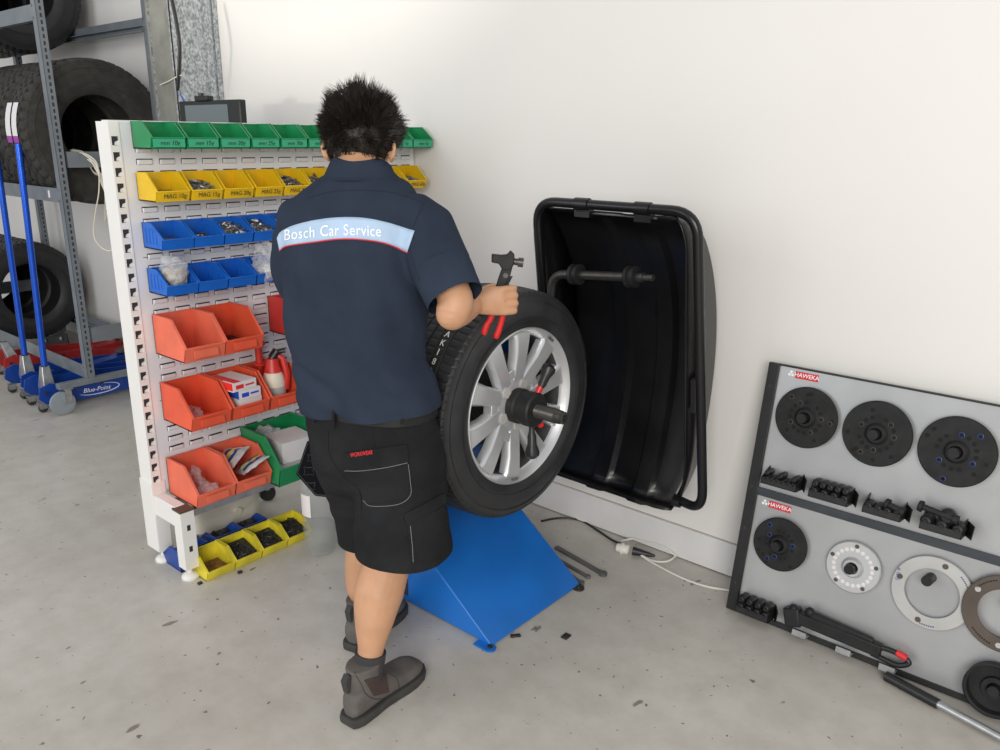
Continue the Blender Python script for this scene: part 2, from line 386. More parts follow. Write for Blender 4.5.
def pile(name, parent_bin, label, y0, w_, x0, x1, z0, hgt, n, mtl, size=.02, cat='weights', group=None, seed=1, wmm=None):
    rnd = random.Random(seed); m_ = MB(); m_.smooth = False
    # mound core, then many small clips and bars lying over it in all directions
    m_.prism([(x0, y0, z0), (x1, y0, z0), (x1-.3*(x1-x0), y0, z0+hgt*.55), (x0, y0, z0+hgt*.9)], (0, w_, 0))
    for k in range(n):
        x = rnd.uniform(x0+.008, x1-.008); y = rnd.uniform(y0+.010, y0+w_-.010); t = (x-x0)/(x1-x0)
        z = z0 + hgt*(.93-.55*t)*(.75+.35*rnd.random())
        d = Vector((rnd.uniform(-1, 1), rnd.uniform(-1, 1), rnd.uniform(-.4, .4))).normalized(); L = size*rnd.uniform(.6, 1.1)
        ya = min(max(y, y0+L*.4), y0+w_-L*.4); xa = min(max(x, x0+L*.4), x1-L*.4)
        c = Vector((xa, ya, z)); m_.bar(c-d*L*.45, c+d*L*.45, rnd.uniform(.005, .009), rnd.uniform(.003, .006), (rnd.uniform(-.5, .5), rnd.uniform(-.5, .5), 1))
    o = m_.build(name, mtl, None, loc=((x0+x1)/2, y0+w_/2, z0)); tag(o, label, cat, group, 'stuff'); return o
def place_bin(y, z, kind, name, label, group, mark=None, x=PX+.008):
    w_, d, h, lip, cut, drop, ribs, m1 = kind
    t = thing(name, label, 'bin', (x, y, z), 0, group)
    bin_mb(w_, d, h, lip, cut, drop=drop, ribs=ribs).build('bin_body', m1, t, world=False)
    if mark:
        if m1 == 'green_plastic': MB().box((d-.001, .003, .006), (d+.0012, w_-.003, lip-.003)).build('label_strip', 'green_lip', t, world=False)
        nx = Vector((1, 0, -.006/lip*1.0)).normalized()
        text_obj('marker_writing', mark, .021, 'marker', t, mtx((d+.002, w_*.52, lip*.52), (0, 1, 0), (.12, 0, 1)), .0002, shear=.15)
    return t
ordn = ['first', 'second', 'third', 'fourth', 'fifth', 'sixth', 'seventh', 'eighth', 'ninth', 'tenth', 'eleventh']
GK = (.117, .133, .086, .036, .062, 0, 0, 'green_plastic')
YK = (.117, .133, .092, .034, .062, 0, 0, 'yellow_plastic')
BK = (.113, .138, .085, .036, .070, .004, 4, 'blue_plastic')
RK = (.150, .215, .142, .055, .090, 0, 0, 'red_plastic')
gm = ['mm 10g', 'mm 15g', 'mm 20g', 'mm 25g', 'mm 30g', 'mm 35g', None, None, 'mm 5g', 'mm 5g']
gy = [1.318, 1.441, 1.564, 1.687, 1.810, 1.933, 2.056, 2.179, 2.358, 2.478]
for i, y in enumerate(gy):
    where = {0: 'left end of the top row', 9: 'right end of the top row by the wall', 8: 'second from the right end of the top row'}.get(i, ordn[i]+' from the left in the top row')
    place_bin(y, 1.532, GK, 'parts_bin', ('small green bin with marker writing, ' if gm[i] else 'small green bin behind the head, ')+where, 'green bins in the top row', gm[i])
for i, y, n in ((1, gy[1], 5), (9, gy[9], 2)):
    pile('wheel_weights', None, 'few small grey weights in the '+('second green bin from the left' if i == 1 else 'green bin at the far right end'), y+.006, .105, PX+.02, PX+.11, 1.537, .022, n*4, 'lead', .016, group='wheel weights in the green bins', seed=i)
ym = ['MAG 10g', 'MAG 15g', 'MAG 20g', 'MAG 25g', 'MAG 30g', None, None, None, None, 'MAG 60g']
yy = [1.316, 1.440, 1.564, 1.690, 1.814, 1.936, 2.058, 2.179, 2.318, 2.440]
yf = [14, 40, 0, 0, 45, 55, 0, 0, 25, 45]
for i, y in enumerate(yy):
    where = {0: 'left end of the yellow row', 9: 'right end of the yellow row', 8: 'second from the right end of the yellow row'}.get(i, ordn[i]+' from the left in the yellow row')
    if i in (7,): pass
    place_bin(y, 1.362, YK, 'parts_bin', ('yellow parts bin marked %s, ' % ym[i][4:] if ym[i] else 'yellow bin behind the person, ')+where, 'yellow bins in the second row', ym[i])
    if yf[i]:
        hh = .03 if yf[i] < 20 else (.062 if i != 9 else .05)
        pile('wheel_weights', None, 'grey wheel weights in the yellow bin, '+where, y+.006, .105, PX+.016, PX+.125, 1.367, hh, int(yf[i]*2.2), 'lead', .026, group='wheel weights in the yellow bins', seed=20+i)
yb = [1.316, 1.432, 1.549, 1.667, 1.785]
fb = [10, 22, 60, 70, 60]
for i, y in enumerate(yb):
    wh = ['at the left end', 'second from the left', 'third from the left', 'fourth from the left', 'fifth from the left'][i]
    place_bin(y, 1.202, BK, 'parts_bin', 'blue ribbed bin in the upper blue row, '+wh, 'blue bins in the upper blue row')
    pile('wheel_weights', None, 'shiny wheel weights in the upper blue row, bin '+wh, y+.006, .101, PX+.016, PX+.135, 1.207, .03 if i < 2 else .066, fb[i]*2, 'lead', .028, group='wheel weights in the upper blue bins', seed=40+i)
yb2 = [1.316, 1.432, 1.549, 1.667]
for i, y in enumerate(yb2):
    wh = ['at the left end, holding a clear bag', 'second from the left, empty', 'third from the left, empty', 'fourth from the left, under a crumpled bag'][i]
    place_bin(y, 1.045, BK, 'parts_bin', 'blue ribbed bin in the lower blue row, '+wh, 'blue bins in the lower blue row')
# red bins
for i, (y, z, mm, lab) in enumerate([
    (1.315, .822, 'red_pale_plastic', 'faded red plastic bin at the left end of the highest red row'),
    (1.470, .822, 'red_plastic', 'bright red plastic bin second from the left in the highest red row'),
    (1.790, .822, 'red_deep_plastic', 'dark red bin half hidden by the shirt in the highest red row'),
    (1.315, .570, 'red_plastic', 'orange-red bin at the left end of the middle red row, with a small bag inside'),
    (1.476, .570, 'red_plastic', 'orange-red bin holding stacked small boxes in the middle red row'),
    (1.637, .570, 'red_plastic', 'orange-red bin holding the white and red oil can in the middle red row'),
    (1.305, .278, 'red_pale_plastic', 'faded red bin at the left end of the lowest row, just above the front leg'),
    (1.462, .278, 'red_pale_plastic', 'faded red bin holding printed foil packets in the lowest row')]):
    t = thing('storage_bin', lab, 'bin', (PX+.008, y, z), 0, 'large red bins'); kk = list(RK)
    bin_mb(.152, .215, .142, .052, .085, .004, rim=.006).build('bin_body', mm, t, world=False)
    MB().box((.2145, .03, .012), (.2165, .122, .040)).build('label_recess', mm, t, world=False, bevel=.002)
t = thing('storage_bin', 'large green plastic bin holding white cartons beside the shorts', 'bin', (PX+.008, 1.622, .268))
bin_mb(.24, .262, .187, .075, .10, .005, rim=.008).build('bin_body', 'green_plastic', t, world=False)

# bin contents
def blob_bag(name, label, cat, c, size, m_, seed, parent=None, nseg=20, amp=.35, group=None, solid=0):
    rnd = Vector((seed*3.1, seed*1.7, seed*.9)); bm = bmesh.new(); bmesh.ops.create_icosphere(bm, subdivisions=4, radius=1)
    for v in bm.verts:
        p = v.co.copy(); f_ = 1+amp*noise.noise(p*1.6+rnd)+amp*.45*noise.noise(p*4+rnd)+amp*.2*noise.noise(p*9+rnd)
        v.co = Vector((p.x*size[0]*f_, p.y*size[1]*f_, p.z*size[2]*f_))
    me = bpy.data.meshes.new(name); bm.to_mesh(me); bm.free(); me.materials.append(M[m_]); me.polygons.foreach_set('use_smooth', [True]*len(me.polygons))
    o = bpy.data.objects.new(name, me); C.objects.link(o)
    if parent: o.parent = parent; o.location = Vector(c)-parent.location
    else: o.location = c; tag(o, label, cat, group)
    return o
b1 = thing('plastic_bag', 'clear bag stuffed with pale parts, in the left bin of the lower blue row', 'bag', (-2.665, 1.375, 1.060))
blob_bag('bag_film', None, None, (-2.668, 1.377, 1.118), (.045, .043, .058), 'thin_plastic', 3, b1)
blob_bag('bag_contents', None, None, (-2.665, 1.375, 1.098), (.034, .036, .038), 'parts_in_bag', 5, b1, amp=.5)
b2 = thing('plastic_bag', 'crumpled clear plastic bag drooping from the fourth lower blue bin beside the sleeve', 'bag', (-2.64, 1.735, 1.055))
blob_bag('bag_film', None, None, (-2.63, 1.728, 1.125), (.05, .05, .062), 'thin_plastic', 9, b2, amp=.6)
blob_bag('bag_contents', None, None, (-2.64, 1.725, 1.085), (.038, .036, .030), 'foil_bag', 12, b2, amp=.5)
tag(blob_bag('plastic_bag', 'small clear bag lying in the left bin of the middle red row', 'bag', (-2.655, 1.385, .600), (.050, .022, .022), 'thin_plastic', 15, amp=.5), group=None)
tag(blob_bag('plastic_bag', 'brownish clear bag slumped at the back of the left bin of the lowest red row', 'bag', (-2.675, 1.372, .330), (.040, .030, .045), 'thin_plastic', 17, amp=.6), group=None)
tag(blob_bag('plastic_bag', 'small clear bag lying by the lip of the left bin of the lowest red row', 'bag', (-2.605, 1.385, .310), (.042, .035, .024), 'thin_plastic', 18, amp=.6), group=None)
tag(blob_bag('plastic_bag', 'clear crumpled bag behind the cartons in the large green bin', 'bag', (-2.70, 1.70, .40), (.028, .06, .05), 'thin_plastic', 27, amp=.5), group=None)
pile('small_parts', None, 'few small dark parts in the second bin of the highest red row', 1.480, .12, PX+.03, PX+.19, .829, .018, 24, 'lead_dark', .03, 'parts', seed=71)
# printed foil packets
for i, (c, rot, ml, lab) in enumerate([((-2.665, 1.515, .375), .5, 'box_blue', 'white foil packet with blue print, at the back of the lowest right red bin'), ((-2.60, 1.570, .352), -.5, 'box_blue', 'white foil packet leaning at the front of the lowest right red bin')]):
    t = thing('foil_packet', lab, 'packet', c, 0, 'foil packets in the lowest red row')
    bm_ = MB(); rs = []
    u_ = Vector((math.cos(rot), math.sin(rot)*.4, .25)).normalized(); v_ = Vector((-.5*math.sin(rot), .8, .45)).normalized(); nn = u_.cross(v_).normalized()
    def pk(a, b, top): 
        e = (1-abs(a)**3)*(1-abs(b)**3); return u_*a*.072 + v_*b*.058 + nn*((.014 if top else -.010)*e + .006*noise.noise(Vector((a*3, b*3, i*5.+top))))
    for top in (0, 1):
        g = [[pk(-1+2*p/12, -1+2*q/12, top) for q in range(13)] for p in range(13)]
        bm_.rings(g, cap=False, closed=False)
    bm_.build('packet_film', 'foil_bag', t, world=False)
    for k, (mt_, aa) in enumerate((('print_dark', -.35), ('print_yellow', .0), ('print_dark', .35))):
        g = [[pk(aa+.22*p/4, -.75+1.5*q/10, 1)+nn*.0012 for q in range(11)] for p in range(5)]
        MB().rings(g, cap=False, closed=False).build('print_band', mt_, t, world=False)
# boxes
def carton(name, label, c, sz, rz, m_, cat='box', group=None, bandm=None, tilt=0, word=None):
    t = thing(name, label, cat, c, rz, group); t.rotation_euler = (0, tilt, rz); x, y, z = [s/2 for s in sz]
    MB().box((-x, -y, 0), (x, y, 2*z)).build('carton', m_, t, .0008, world=False)
    if bandm:
        MB().box((-x-.0005, -y-.0006, z*.25), (x*.98, -y+.0005, 2*z*.98)).build('printed_side', bandm, t, world=False)
        MB().box((x-.0005, -y*.75, z*.5), (x+.0006, -y*.1, z*1.4)).build('printed_mark', bandm, t, world=False)
        MB().box((x-.0005, y*.05, z*.8), (x+.0006, y*.8, z*1.2)).build('printed_mark', bandm, t, world=False)
        if bandm == 'box_red':
            MB().box((-x*.96, -y*.85, 2*z-.0002), (x*.96, -y*.25, 2*z+.0006)).build('printed_top', 'box_red', t, world=False)
    return t
carton('small_box', 'plain white box hidden at the bottom of the stack in the middle red row', (-2.62, 1.556, .580), (.13, .10, .031), .05, 'card_white', group='small boxes stacked in a red bin')
carton('small_box', 'thin white box just under the blue printed one in the red bin', (-2.615, 1.556, .612), (.13, .10, .024), .12, 'card_white', group='small boxes stacked in a red bin', bandm=None)
carton('small_box', 'white and blue printed box, middle of the stack in the middle red row', (-2.615, 1.558, .637), (.13, .095, .036), .05, 'card_white', group='small boxes stacked in a red bin', bandm='box_blue')
carton('small_box', 'red and white printed box on top of the stack in the middle red row', (-2.625, 1.535, .674), (.15, .105, .034), .10, 'card_white', group='small boxes stacked in a red bin', bandm='box_red')
carton('carton', 'grey flat carton lying under the white carton in the large green bin', (-2.600, 1.742, .276), (.17, .17, .055), -.03, 'card_grey')
carton('carton', 'plain white carton on top in the large green bin', (-2.615, 1.760, .332), (.15, .15, .085), -.08, 'card_white')
# oil can with pump handle
oc = thing('oil_can', 'white and red hand-pump oil can standing in the middle red row', 'oil can', (-2.625, 1.715, .576))
o0 = (-2.625, 1.715, .578)
MB().lathe([(0, 0), (.042, 0), (.044, .01), (.044, .075), (.040, .095), (.030, .125), (.024, .140), (0, .140)], o0, n=28).build('can_body', 'cream', oc)
MB().lathe([(0.0445, .012), (.0450, .013), (.0450, .058), (.0445, .059)], o0, n=28).build('can_label', 'card_grey', oc)
MB().lathe([(.036, .115), (.034, .122), (.027, .145), (.022, .168), (.0, .17)], o0, n=24).build('can_shoulder', 'red_deep_plastic', oc)
MB().tube([(-2.60, 1.752, .62), (-2.592, 1.756, .68), (-2.60, 1.745, .745), (-2.62, 1.725, .765)], [.014, .014, .012, .010], 10).build('pump_handle', 'red_deep_plastic', oc)
MB().cyl((-2.625, 1.715, .745), (-2.615, 1.735, .775), .018).tube([(-2.625, 1.73, .765), (-2.60, 1.76, .772)], .008).build('pump_head', 'black_plastic', oc)
fn = MB().lathe([(0, 0), (.022, 0), (.020, .05), (.014, .085), (.014, .12), (.026, .125), (.027, .135), (0, .135)], (-2.70, 1.705, .582), n=24)
fn.lathe([(.014, .12), (.014, .200), (.027, .205), (.027, .218), (0, .218)], (-2.70, 1.705, .582), n=24)
tag(fn.build('grease_nozzle', 'red_deep_plastic', None, loc=(-2.70, 1.705, .582)), 'red plastic flanged spout standing behind the oil can', 'spout')

# ------------------------------------------------------------------ floor bins, tub, bottle
FK = (.113, .128, .082, .036, .055)
fy = [1.292, 1.409, 1.526, 1.643]
for i, y in enumerate(fy):
    wh = ['nearest the front leg, empty but for brown grit', 'second from the front leg', 'third from the front leg', 'beside the water bottle'][i]
    t = thing('floor_bin', 'yellow plastic bin of weights on the floor, '+wh if i else 'yellow plastic bin on the floor, '+wh, 'bin', (-2.620, y, 0), 0, 'yellow bins on the floor')
    bin_mb(*FK[:5], wt=.003, rim=.006).build('bin_body', 'yellow_floor', t, world=False)
    if i: pile('wheel_weights', None, 'dark used wheel weights in the yellow floor bin, '+wh, y+.005, .103, -2.612, -2.502, .004, .055, 110, 'lead_dark', .034, group='used weights in the yellow floor bins', seed=80+i)
    else: pile('brown_grit', None, 'thin layer of brown grit in the yellow floor bin nearest the front leg', y+.005, .103, -2.612, -2.502, .004, .012, 40, 'brown_grit', .012, 'grit', seed=80)
for i, y in enumerate([1.262, 1.409, 1.526]):
    wh = ['peeking out between post and front leg', 'behind the second yellow bin', 'behind the third yellow bin'][i]
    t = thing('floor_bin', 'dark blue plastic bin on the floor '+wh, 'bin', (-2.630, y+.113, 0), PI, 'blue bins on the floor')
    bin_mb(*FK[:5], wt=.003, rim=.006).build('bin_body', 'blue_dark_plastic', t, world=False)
    if i: pile('wheel_weights', None, 'dark used weights in the blue floor bin '+wh, y+.005, .103, -2.735, -2.638, .004, .058, 70, 'lead_dark', .034, group='used weights in the blue floor bins', seed=90+i)
# tub lying under the panel
tb = thing('plastic_tub', 'pale translucent oval plastic tub on the floor under the panel', 'tub', (-2.87, 1.62, 0))
def oval(cx, cy, rx, ry, z, n=40): return [Vector((cx+rx*abs(math.cos(a))**.7*(1 if math.cos(a) > 0 else -1), cy+ry*abs(math.sin(a))**.7*(1 if math.sin(a) > 0 else -1), z)) for a in [2*PI*k/n for k in range(n)]]
MB().rings([oval(-2.87, 1.585, rx, ry*.80, z) for rx, ry, z in ((.045, .120, .002), (.065, .155, .015), (.080, .185, .06), (.092, .205, .14), (.095, .210, .185), (.10, .215, .187), (.10, .215, .193), (.090, .205, .193), (.085, .20, .14), (.08, .19, .02))], cap=False).build('tub_body', 'tub_plastic', tb)
MB().cyl((-2.785, 1.60, .085), (-2.772, 1.60, .083), .016).build('drain_plug', 'cream', tb)
# water bottle
wb = thing('water_bottle', 'large clear plastic bottle half full of water on the floor beside the shorts', 'bottle', (-2.385, 1.715, 0)); o0 = (-2.385, 1.715, 0)
MB().lathe([(0, .006), (.050, .002), (.060, .010), (.062, .03), (.0605, .05), (.062, .07), (.062, .13), (.060, .14), (.062, .15), (.062, .285), (.050, .322), (.026, .345), (.024, .37)], o0, n=40).build('bottle_wall', 'clear_plastic', wb)
MB().lathe([(0, .0115), (.0565, .0135), (.0598, .03), (.0598, .115), (.0, .115)], o0, n=40).build('water', 'water', wb)
m_ = MB(); g = [[Vector((-2.385+.0622*math.cos(a), 1.715+.0622*math.sin(a), z)) for z in (.17, .26)] for a in [-2.1+1.0*k/10 for k in range(11)]]
m_.rings(g, cap=False, closed=False).build('bottle_label', 'card_white', wb)
MB().cyl((-2.385, 1.715, .362), (-2.385, 1.715, .382), .027).build('bottle_cap', 'box_blue', wb)
for i, (x, y) in enumerate([atz(200, 584)[:2], atz(240, 573)[:2]]):
    tag(MB().box((x-.006, y-.008, 0), (x+.006, y+.008, .008)).build('loose_weight', 'lead_dark', None, .001, loc=(x, y, 0)), ['small black weight on the floor by the front foot', 'small black weight on the floor in front of the second yellow bin'][i], 'weight', 'loose weights by the floor bins')

# ------------------------------------------------------------------ tyres
def tyre_mesh(name, R, W, rr, m_, nb=60, gd=.008, seg=4, grooves=4, lateral=True, side_lines=True):
    """axis on X, centred; ring grid with circumferential grooves and staggered lateral grooves"""
    N_ = nb*seg; hw = W/2; prof = []                      # (x, r, rib index)
    prof += [(-hw*.80, rr-.006, -1), (-hw*.90, rr+.006, -1), (-hw*.94, rr+.016, -1)]
    H = R-rr
    for t in (.22, .30, .305, .34, .345, .45, .60, .70, .705, .735, .74, .82, .88):
        x = hw*(.94+.10*math.sin(min(1, t/.9)*PI)); r = rr+H*t
        if side_lines and t in (.305, .34, .705, .735): x += .003
        prof.append((-x, r, -1))
    prof.append((-hw*.95, R-.020, 100)); prof.append((-hw*.88, R-.008, 100)); tw = hw*.82
    nr = grooves+1; gw = .010
    for k in range(nr):
        a = -tw+2*tw*k/nr+(gw/2 if k else 0); b = -tw+2*tw*(k+1)/nr-(gw/2 if k < nr-1 else 0)
        crown = lambda x: R-.006*(x/tw)**2
        for q in range(3): x = a+(b-a)*q/2; prof.append((x, crown(x), k))
        if k < nr-1: prof.append((b+.0015, crown(b)-gd, -2)); prof.append((b+gw-.0015, crown(b)-gd, -2))
    left = [p for p in prof if p[0] < 0 and p[2] in (-1, 100)]
    prof += [(-x, r, k) for x, r, k in reversed(left)]
    inner = [(-hw*.78, rr-.004), (-hw*.80, rr+.02), (-hw*.90, rr+H*.5), (-hw*.72, R-.028), (0, R-.022), (hw*.72, R-.028), (hw*.90, rr+H*.5), (hw*.80, rr+.02), (hw*.78, rr-.004)]
    rows = []
    for x, r, k in prof:
        ring = []
        for i in range(N_):
            a = 2*PI*i/N_; d = 0; ph = 0
            if lateral and k >= 0:
                st = (i + (0 if k in (100,) else (k*2) % seg)) % seg
                if st == 0: d = gd*(.8 if k in (0, nr-1, 100) else .45)
                ph = .25*(x/hw)*(2*PI/nb) if k < 50 else 0
            ring.append(Vector((x, (r-d)*math.cos(a+ph), (r-d)*math.sin(a+ph))))
        rows.append(ring)
    mb = MB(); mb.rings(rows, cap=False)
    n_out = len(mb.f)
    rows2 = [[Vector((x, r*math.cos(2*PI*i/N_), r*math.sin(2*PI*i/N_))) for i in range(0, N_, 2)] for x, r in inner]
    mb.rings(rows2, cap=False)
    for idx, f_ in enumerate(mb.f):
        if idx < n_out:
            rm_ = sum((mb.v[i].yz.length for i in f_))/len(f_)
            if rm_ < R-.022: mb.mi[idx] = 1
            mb.sm[idx] = rm_ < R-.022
    return mb

# ------------------------------------------------------------------ wheel balancer
SY, SZ = 1.861, .770
wbm = thing('wheel_balancer', 'blue wheel balancing machine with sloped base and black wheel hood against the wall', 'wheel balancer', (-1.86, 1.92, 0))
Y0, Y1 = 1.685, 2.185
bx = MB()
prof = [(-1.455, .004), (-1.86, .3055), (-1.87, .31), (-2.08, .31), (-2.08, .004)]
bx.prism([(x, Y0, z) for x, z in prof], (0, Y1-Y0, 0))
bx.build('base_wedge', 'blue_paint', wbm, .004)
op = MB().prism([(-1.99, Y0-.0015, .03), (-1.845, Y0-.0015, .03), (-1.845, Y0-.0015, .115), (-1.87, Y0-.0015, .15), (-1.99, Y0-.0015, .15)], (0, .004, 0)); op.build('base_opening', 'slot_dark', wbm)
MB().lathe([(0, -.02), (.03, -.02), (.036, 0), (.036, .035), (.03, .045), (0, .045)], (-1.925, Y0-.02, .07), (0, -1, 0), n=24).build('brake_pedal', 'pedal_black', wbm)
MB().box((-2.10, 1.70, .31), (-1.86, 2.17, .60)).build('cabinet', 'blue_paint', wbm, .01)
MB().box((-2.12, 1.68, .60), (-1.78, 2.19, .92)).build('head_housing', 'blue_paint', wbm, .02)
MB().box((-2.14, 1.67, .92), (-1.775, 2.20, .950)).build('weight_tray', 'black_plastic', wbm, .012)
for (px, py) in ((490, 647), (579, 587)):
    p = atz(px, py, .008); t_ = MB(); n_ = 14
    inward = -1 if px > 530 else 1
    ex = p.x; pts = [Vector((ex+.0-.055, p.y-.02, .001)), Vector((ex, p.y-.02, .001))] + [Vector((ex+.02*math.sin(a), p.y-.02*math.cos(a), .001)) for a in [PI*k/n_ for k in range(1, n_)]] + [Vector((ex, p.y+.02, .001)), Vector((ex-.055, p.y+.02, .001))]
    t_.prism(pts, (0, 0, .006)); tb_ = t_.build('bolt_tab', 'steel_dark' if px > 530 else 'blue_paint', wbm)
    MB().cyl((ex, p.y, .006), (ex, p.y, .013), .009, n=6).build('anchor_bolt', 'steel_dark', tb_)
sh = MB().cyl((-1.80, SY, SZ), (-1.50, SY, SZ), .028).lathe([(0, 0), (.0218, 0), (.0218, .160), (.0195, .164), (.0195, .174), (.011, .176), (.010, .166), (0, .166)], (-1.50, SY, SZ), (1, 0, 0), n=28)
for k in range(18): sh.lathe([(.0218, 0), (.0228, .0015), (.0218, .003)], (-1.43+.0042*k, SY, SZ), (1, 0, 0), n=28)
sh.lathe([(0, 0), (.10, 0), (.10, .02), (.04, .03), (0, .03)], (-1.765, SY, SZ), (1, 0, 0), n=32)
sh.build('shaft', 'steel_dark', wbm)
# touch panel beside the cabinet, seen past the shorts
a = [atx(x, y, X) for x, y, X in ((306, 442, -2.13), (296, 473, -2.13), (313, 496, -2.13), (348, 498, -2.13), (352, 470, -2.13))]
tp_c = Vector((-2.13, 1.52, .45))
cs = MB(); n_ = Vector((.72, -.60, .35)).normalized(); ux = Vector((.64, .77, 0)).normalized(); uy = n_.cross(ux).normalized()
if uy.z < 0: uy = -uy
def tpp(x, y, off=0):                                     # point on the tilted touch panel
    d = ray(x, y); t = (tp_c-CAMP).dot(n_)/d.dot(n_); return CAMP+d*t+n_*off
poly = [tpp(307, 441), tpp(296, 474), tpp(315, 496), tpp(352, 500), tpp(372, 470), tpp(345, 440)]
cs.prism(poly, n_*-.02); cp = cs.build('touch_panel', 'touch_black', wbm, .004)
ed = MB().tube([p+n_*.001 for p in (tpp(308, 443), tpp(297.5, 473), tpp(316, 494.5), tpp(350, 498))], .0012, 6); ed.build('panel_outline', 'symbol_grey', cp)
def star(cx, cy, s, m__):
    pts = []
    for k in range(8):
        a_ = PI/4*k; q = s*(1.0 if k % 2 else .55); pts.append(tpp(cx+q*math.cos(a_)*1.2, cy+q*math.sin(a_), .001))
    return m__.tube(pts+[pts[0]], .0009, 5)
m_ = MB(); star(309, 471, 6, m_); star(312, 458, 5, m_); star(311, 486, 5, m_); m_.build('panel_symbols', 'symbol_grey', cp)
MB().tube([tpp(340, 470)-n_*.01, (-2.02, 1.70, .50), (-1.95, 1.75, .52)], .022, 12).build('panel_arm', 'steel_black', wbm)

# hood: frame tube, shell, hinge clips, inner arm
hu = Vector((0, .15, -.99)).normalized(); hn = Vector((0, .99, .15)).normalized()
def hp(x, s, d=0): return Vector((x, 2.225, 1.372)) + hu*s + hn*d
corners = [hp(-1.735, .00), hp(-1.125, .00), hp(-1.095, 1.035), hp(-1.735, 1.035)]
path = round_path([hp(-1.735, .60), *corners[:3], hp(-1.215, 1.035, .02)], .085, 8)
MB().tube(path, .0165, 14).build('hood_frame', 'black_metal', wbm)
HL, HR, HS = -1.755, -1.180, 1.04
cols_ = [(HL, .0), (HL+.02, .0), (-1.575, 0), (-1.562, .022), (-1.505, .022), (-1.49, 0), (-1.395, 0), (-1.382, .022), (-1.325, .022), (-1.31, 0), (-1.24, 0), (-1.205, -.006), (HR, -.018)]
rows = []
for i in range(41):
    t = i/40; base = .014+.215*math.sin(PI*t**.80)**.72 if t < 1 else .014
    tp_ = .035*max(0, (t-.80)/.20)**2; tq_ = .03*max(0, (.10-t)/.10)**2
    rows.append([hp(x-(tp_ if x > -1.245 else 0)-(tq_ if x > -1.245 else 0)+(tq_ if x < HL+.03 else 0), .025+HS*t, max(.006, base-o)) for x, o in cols_])
shl = MB(); shl.rings(rows, cap=False, closed=False, smooth=True)
er = [[r_[-1], Vector((r_[-1].x+.010, 0, 0)) + Vector((0, hp(0, .025+HS*i/40, .012).y, hp(0, .025+HS*i/40, .012).z))] for i, r_ in enumerate(rows)]; shl.rings(er, cap=False, closed=False)
lr = [[r_[0], Vector((r_[0].x-.010, 0, 0)) + Vector((0, hp(0, .025+HS*i/40, .012).y, hp(0, .025+HS*i/40, .012).z))] for i, r_ in enumerate(rows)]; shl.rings(lr, cap=False, closed=False)
shl.rings([rows[-1], [p+Vector((0, -.035, -.012)) for p in rows[-1]]], cap=False, closed=False, smooth=False)
shl.rings([rows[0], [p+Vector((0, -.015, .002)) for p in rows[0]]], cap=False, closed=False, smooth=False)
shl.build('hood_shell', 'hood_plastic', wbm, solid=.005)
for x in (-1.54, -1.31):
    MB().lathe([(.0165, 0), (.021, .001), (.021, .055), (.0165, .056)], hp(x-.03, 0), (1, 0, 0), n=18).box(hp(x-.03, .005, -.006), hp(x+.03, .045, .016)).build('hinge_clip', 'black_metal', wbm)
MB().cyl(hp(-1.56, .03, .012), hp(-1.27, .03, .012), .004, n=8).build('hinge_rod', 'zinc', wbm)
MB().cyl(hp(HR-.03, 1.035, 0), hp(-1.18, 1.035, 0), .016, n=14).build('lower_bracket', 'black_metal', wbm)
AY = 2.235
arm = round_path([(-1.70, 1.98, .80), (-1.70, 2.19, .82), (-1.675, AY+.01, .95), (-1.665, AY, 1.125), (-1.30, AY, 1.155)], .055, 7)
MB().tube(arm, .0155, 12).build('hood_arm', 'steel_dark', wbm)
for x in (-1.565, -1.345):
    z = 1.125+(x+1.665)*.082
    MB().lathe([(.015, 0), (.03, .001), (.035, .006), (.035, .016), (.028, .018), (.028, .028), (.035, .030), (.035, .040), (.015, .042)], (x-.02, AY, z), (1, 0, .08), n=24).build('arm_collar', 'steel_black', wbm)
MB().cyl((-1.30, AY, 1.155), (-1.265, AY, 1.158), .011).build('arm_tip', 'steel_dark', wbm)
MB().prism([hp(HR+.025, .56, .02), hp(HR+.025, .68, .02), hp(HR+.025, .68, .08), hp(HR+.025, .56, .09)], (.015, 0, 0)).build('hood_catch', 'black_plastic', wbm)

# ------------------------------------------------------------------ the car wheel on the shaft
wh = thing('car_wheel', 'silver ten-spoke alloy wheel with black road tyre mounted on the balancer shaft', 'wheel', (-1.598, SY, SZ))
tm = tyre_mesh('tyre', .370, .236, .243, None, nb=90, gd=.0038, seg=6); tyre = tm.build('tyre', ['tyre_rubber', 'tyre_wall'], wh, world=False)
def WP(x, ang, r): return Vector((x, r*math.cos(ang), r*math.sin(ang)))       # wheel-local
rim = MB(); FX = .100
rim.lathe([(.236, .098), (.243, .108), (.250, .114), (.2525, .112), (.2525, .106), (.249, .100), (.246, .100)], n=90, ax=(1, 0, 0))
rim.lathe([(.236, .098), (.226, .085), (.222, .04), (.215, .0), (.215, -.07), (.236, -.10), (.25, -.113), (.246, -.10), (.238, -.09)], n=90, ax=(1, 0, 0))
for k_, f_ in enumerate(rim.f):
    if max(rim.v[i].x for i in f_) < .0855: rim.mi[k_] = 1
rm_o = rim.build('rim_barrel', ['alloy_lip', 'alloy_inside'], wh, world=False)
sp = MB(); sp.smooth = False
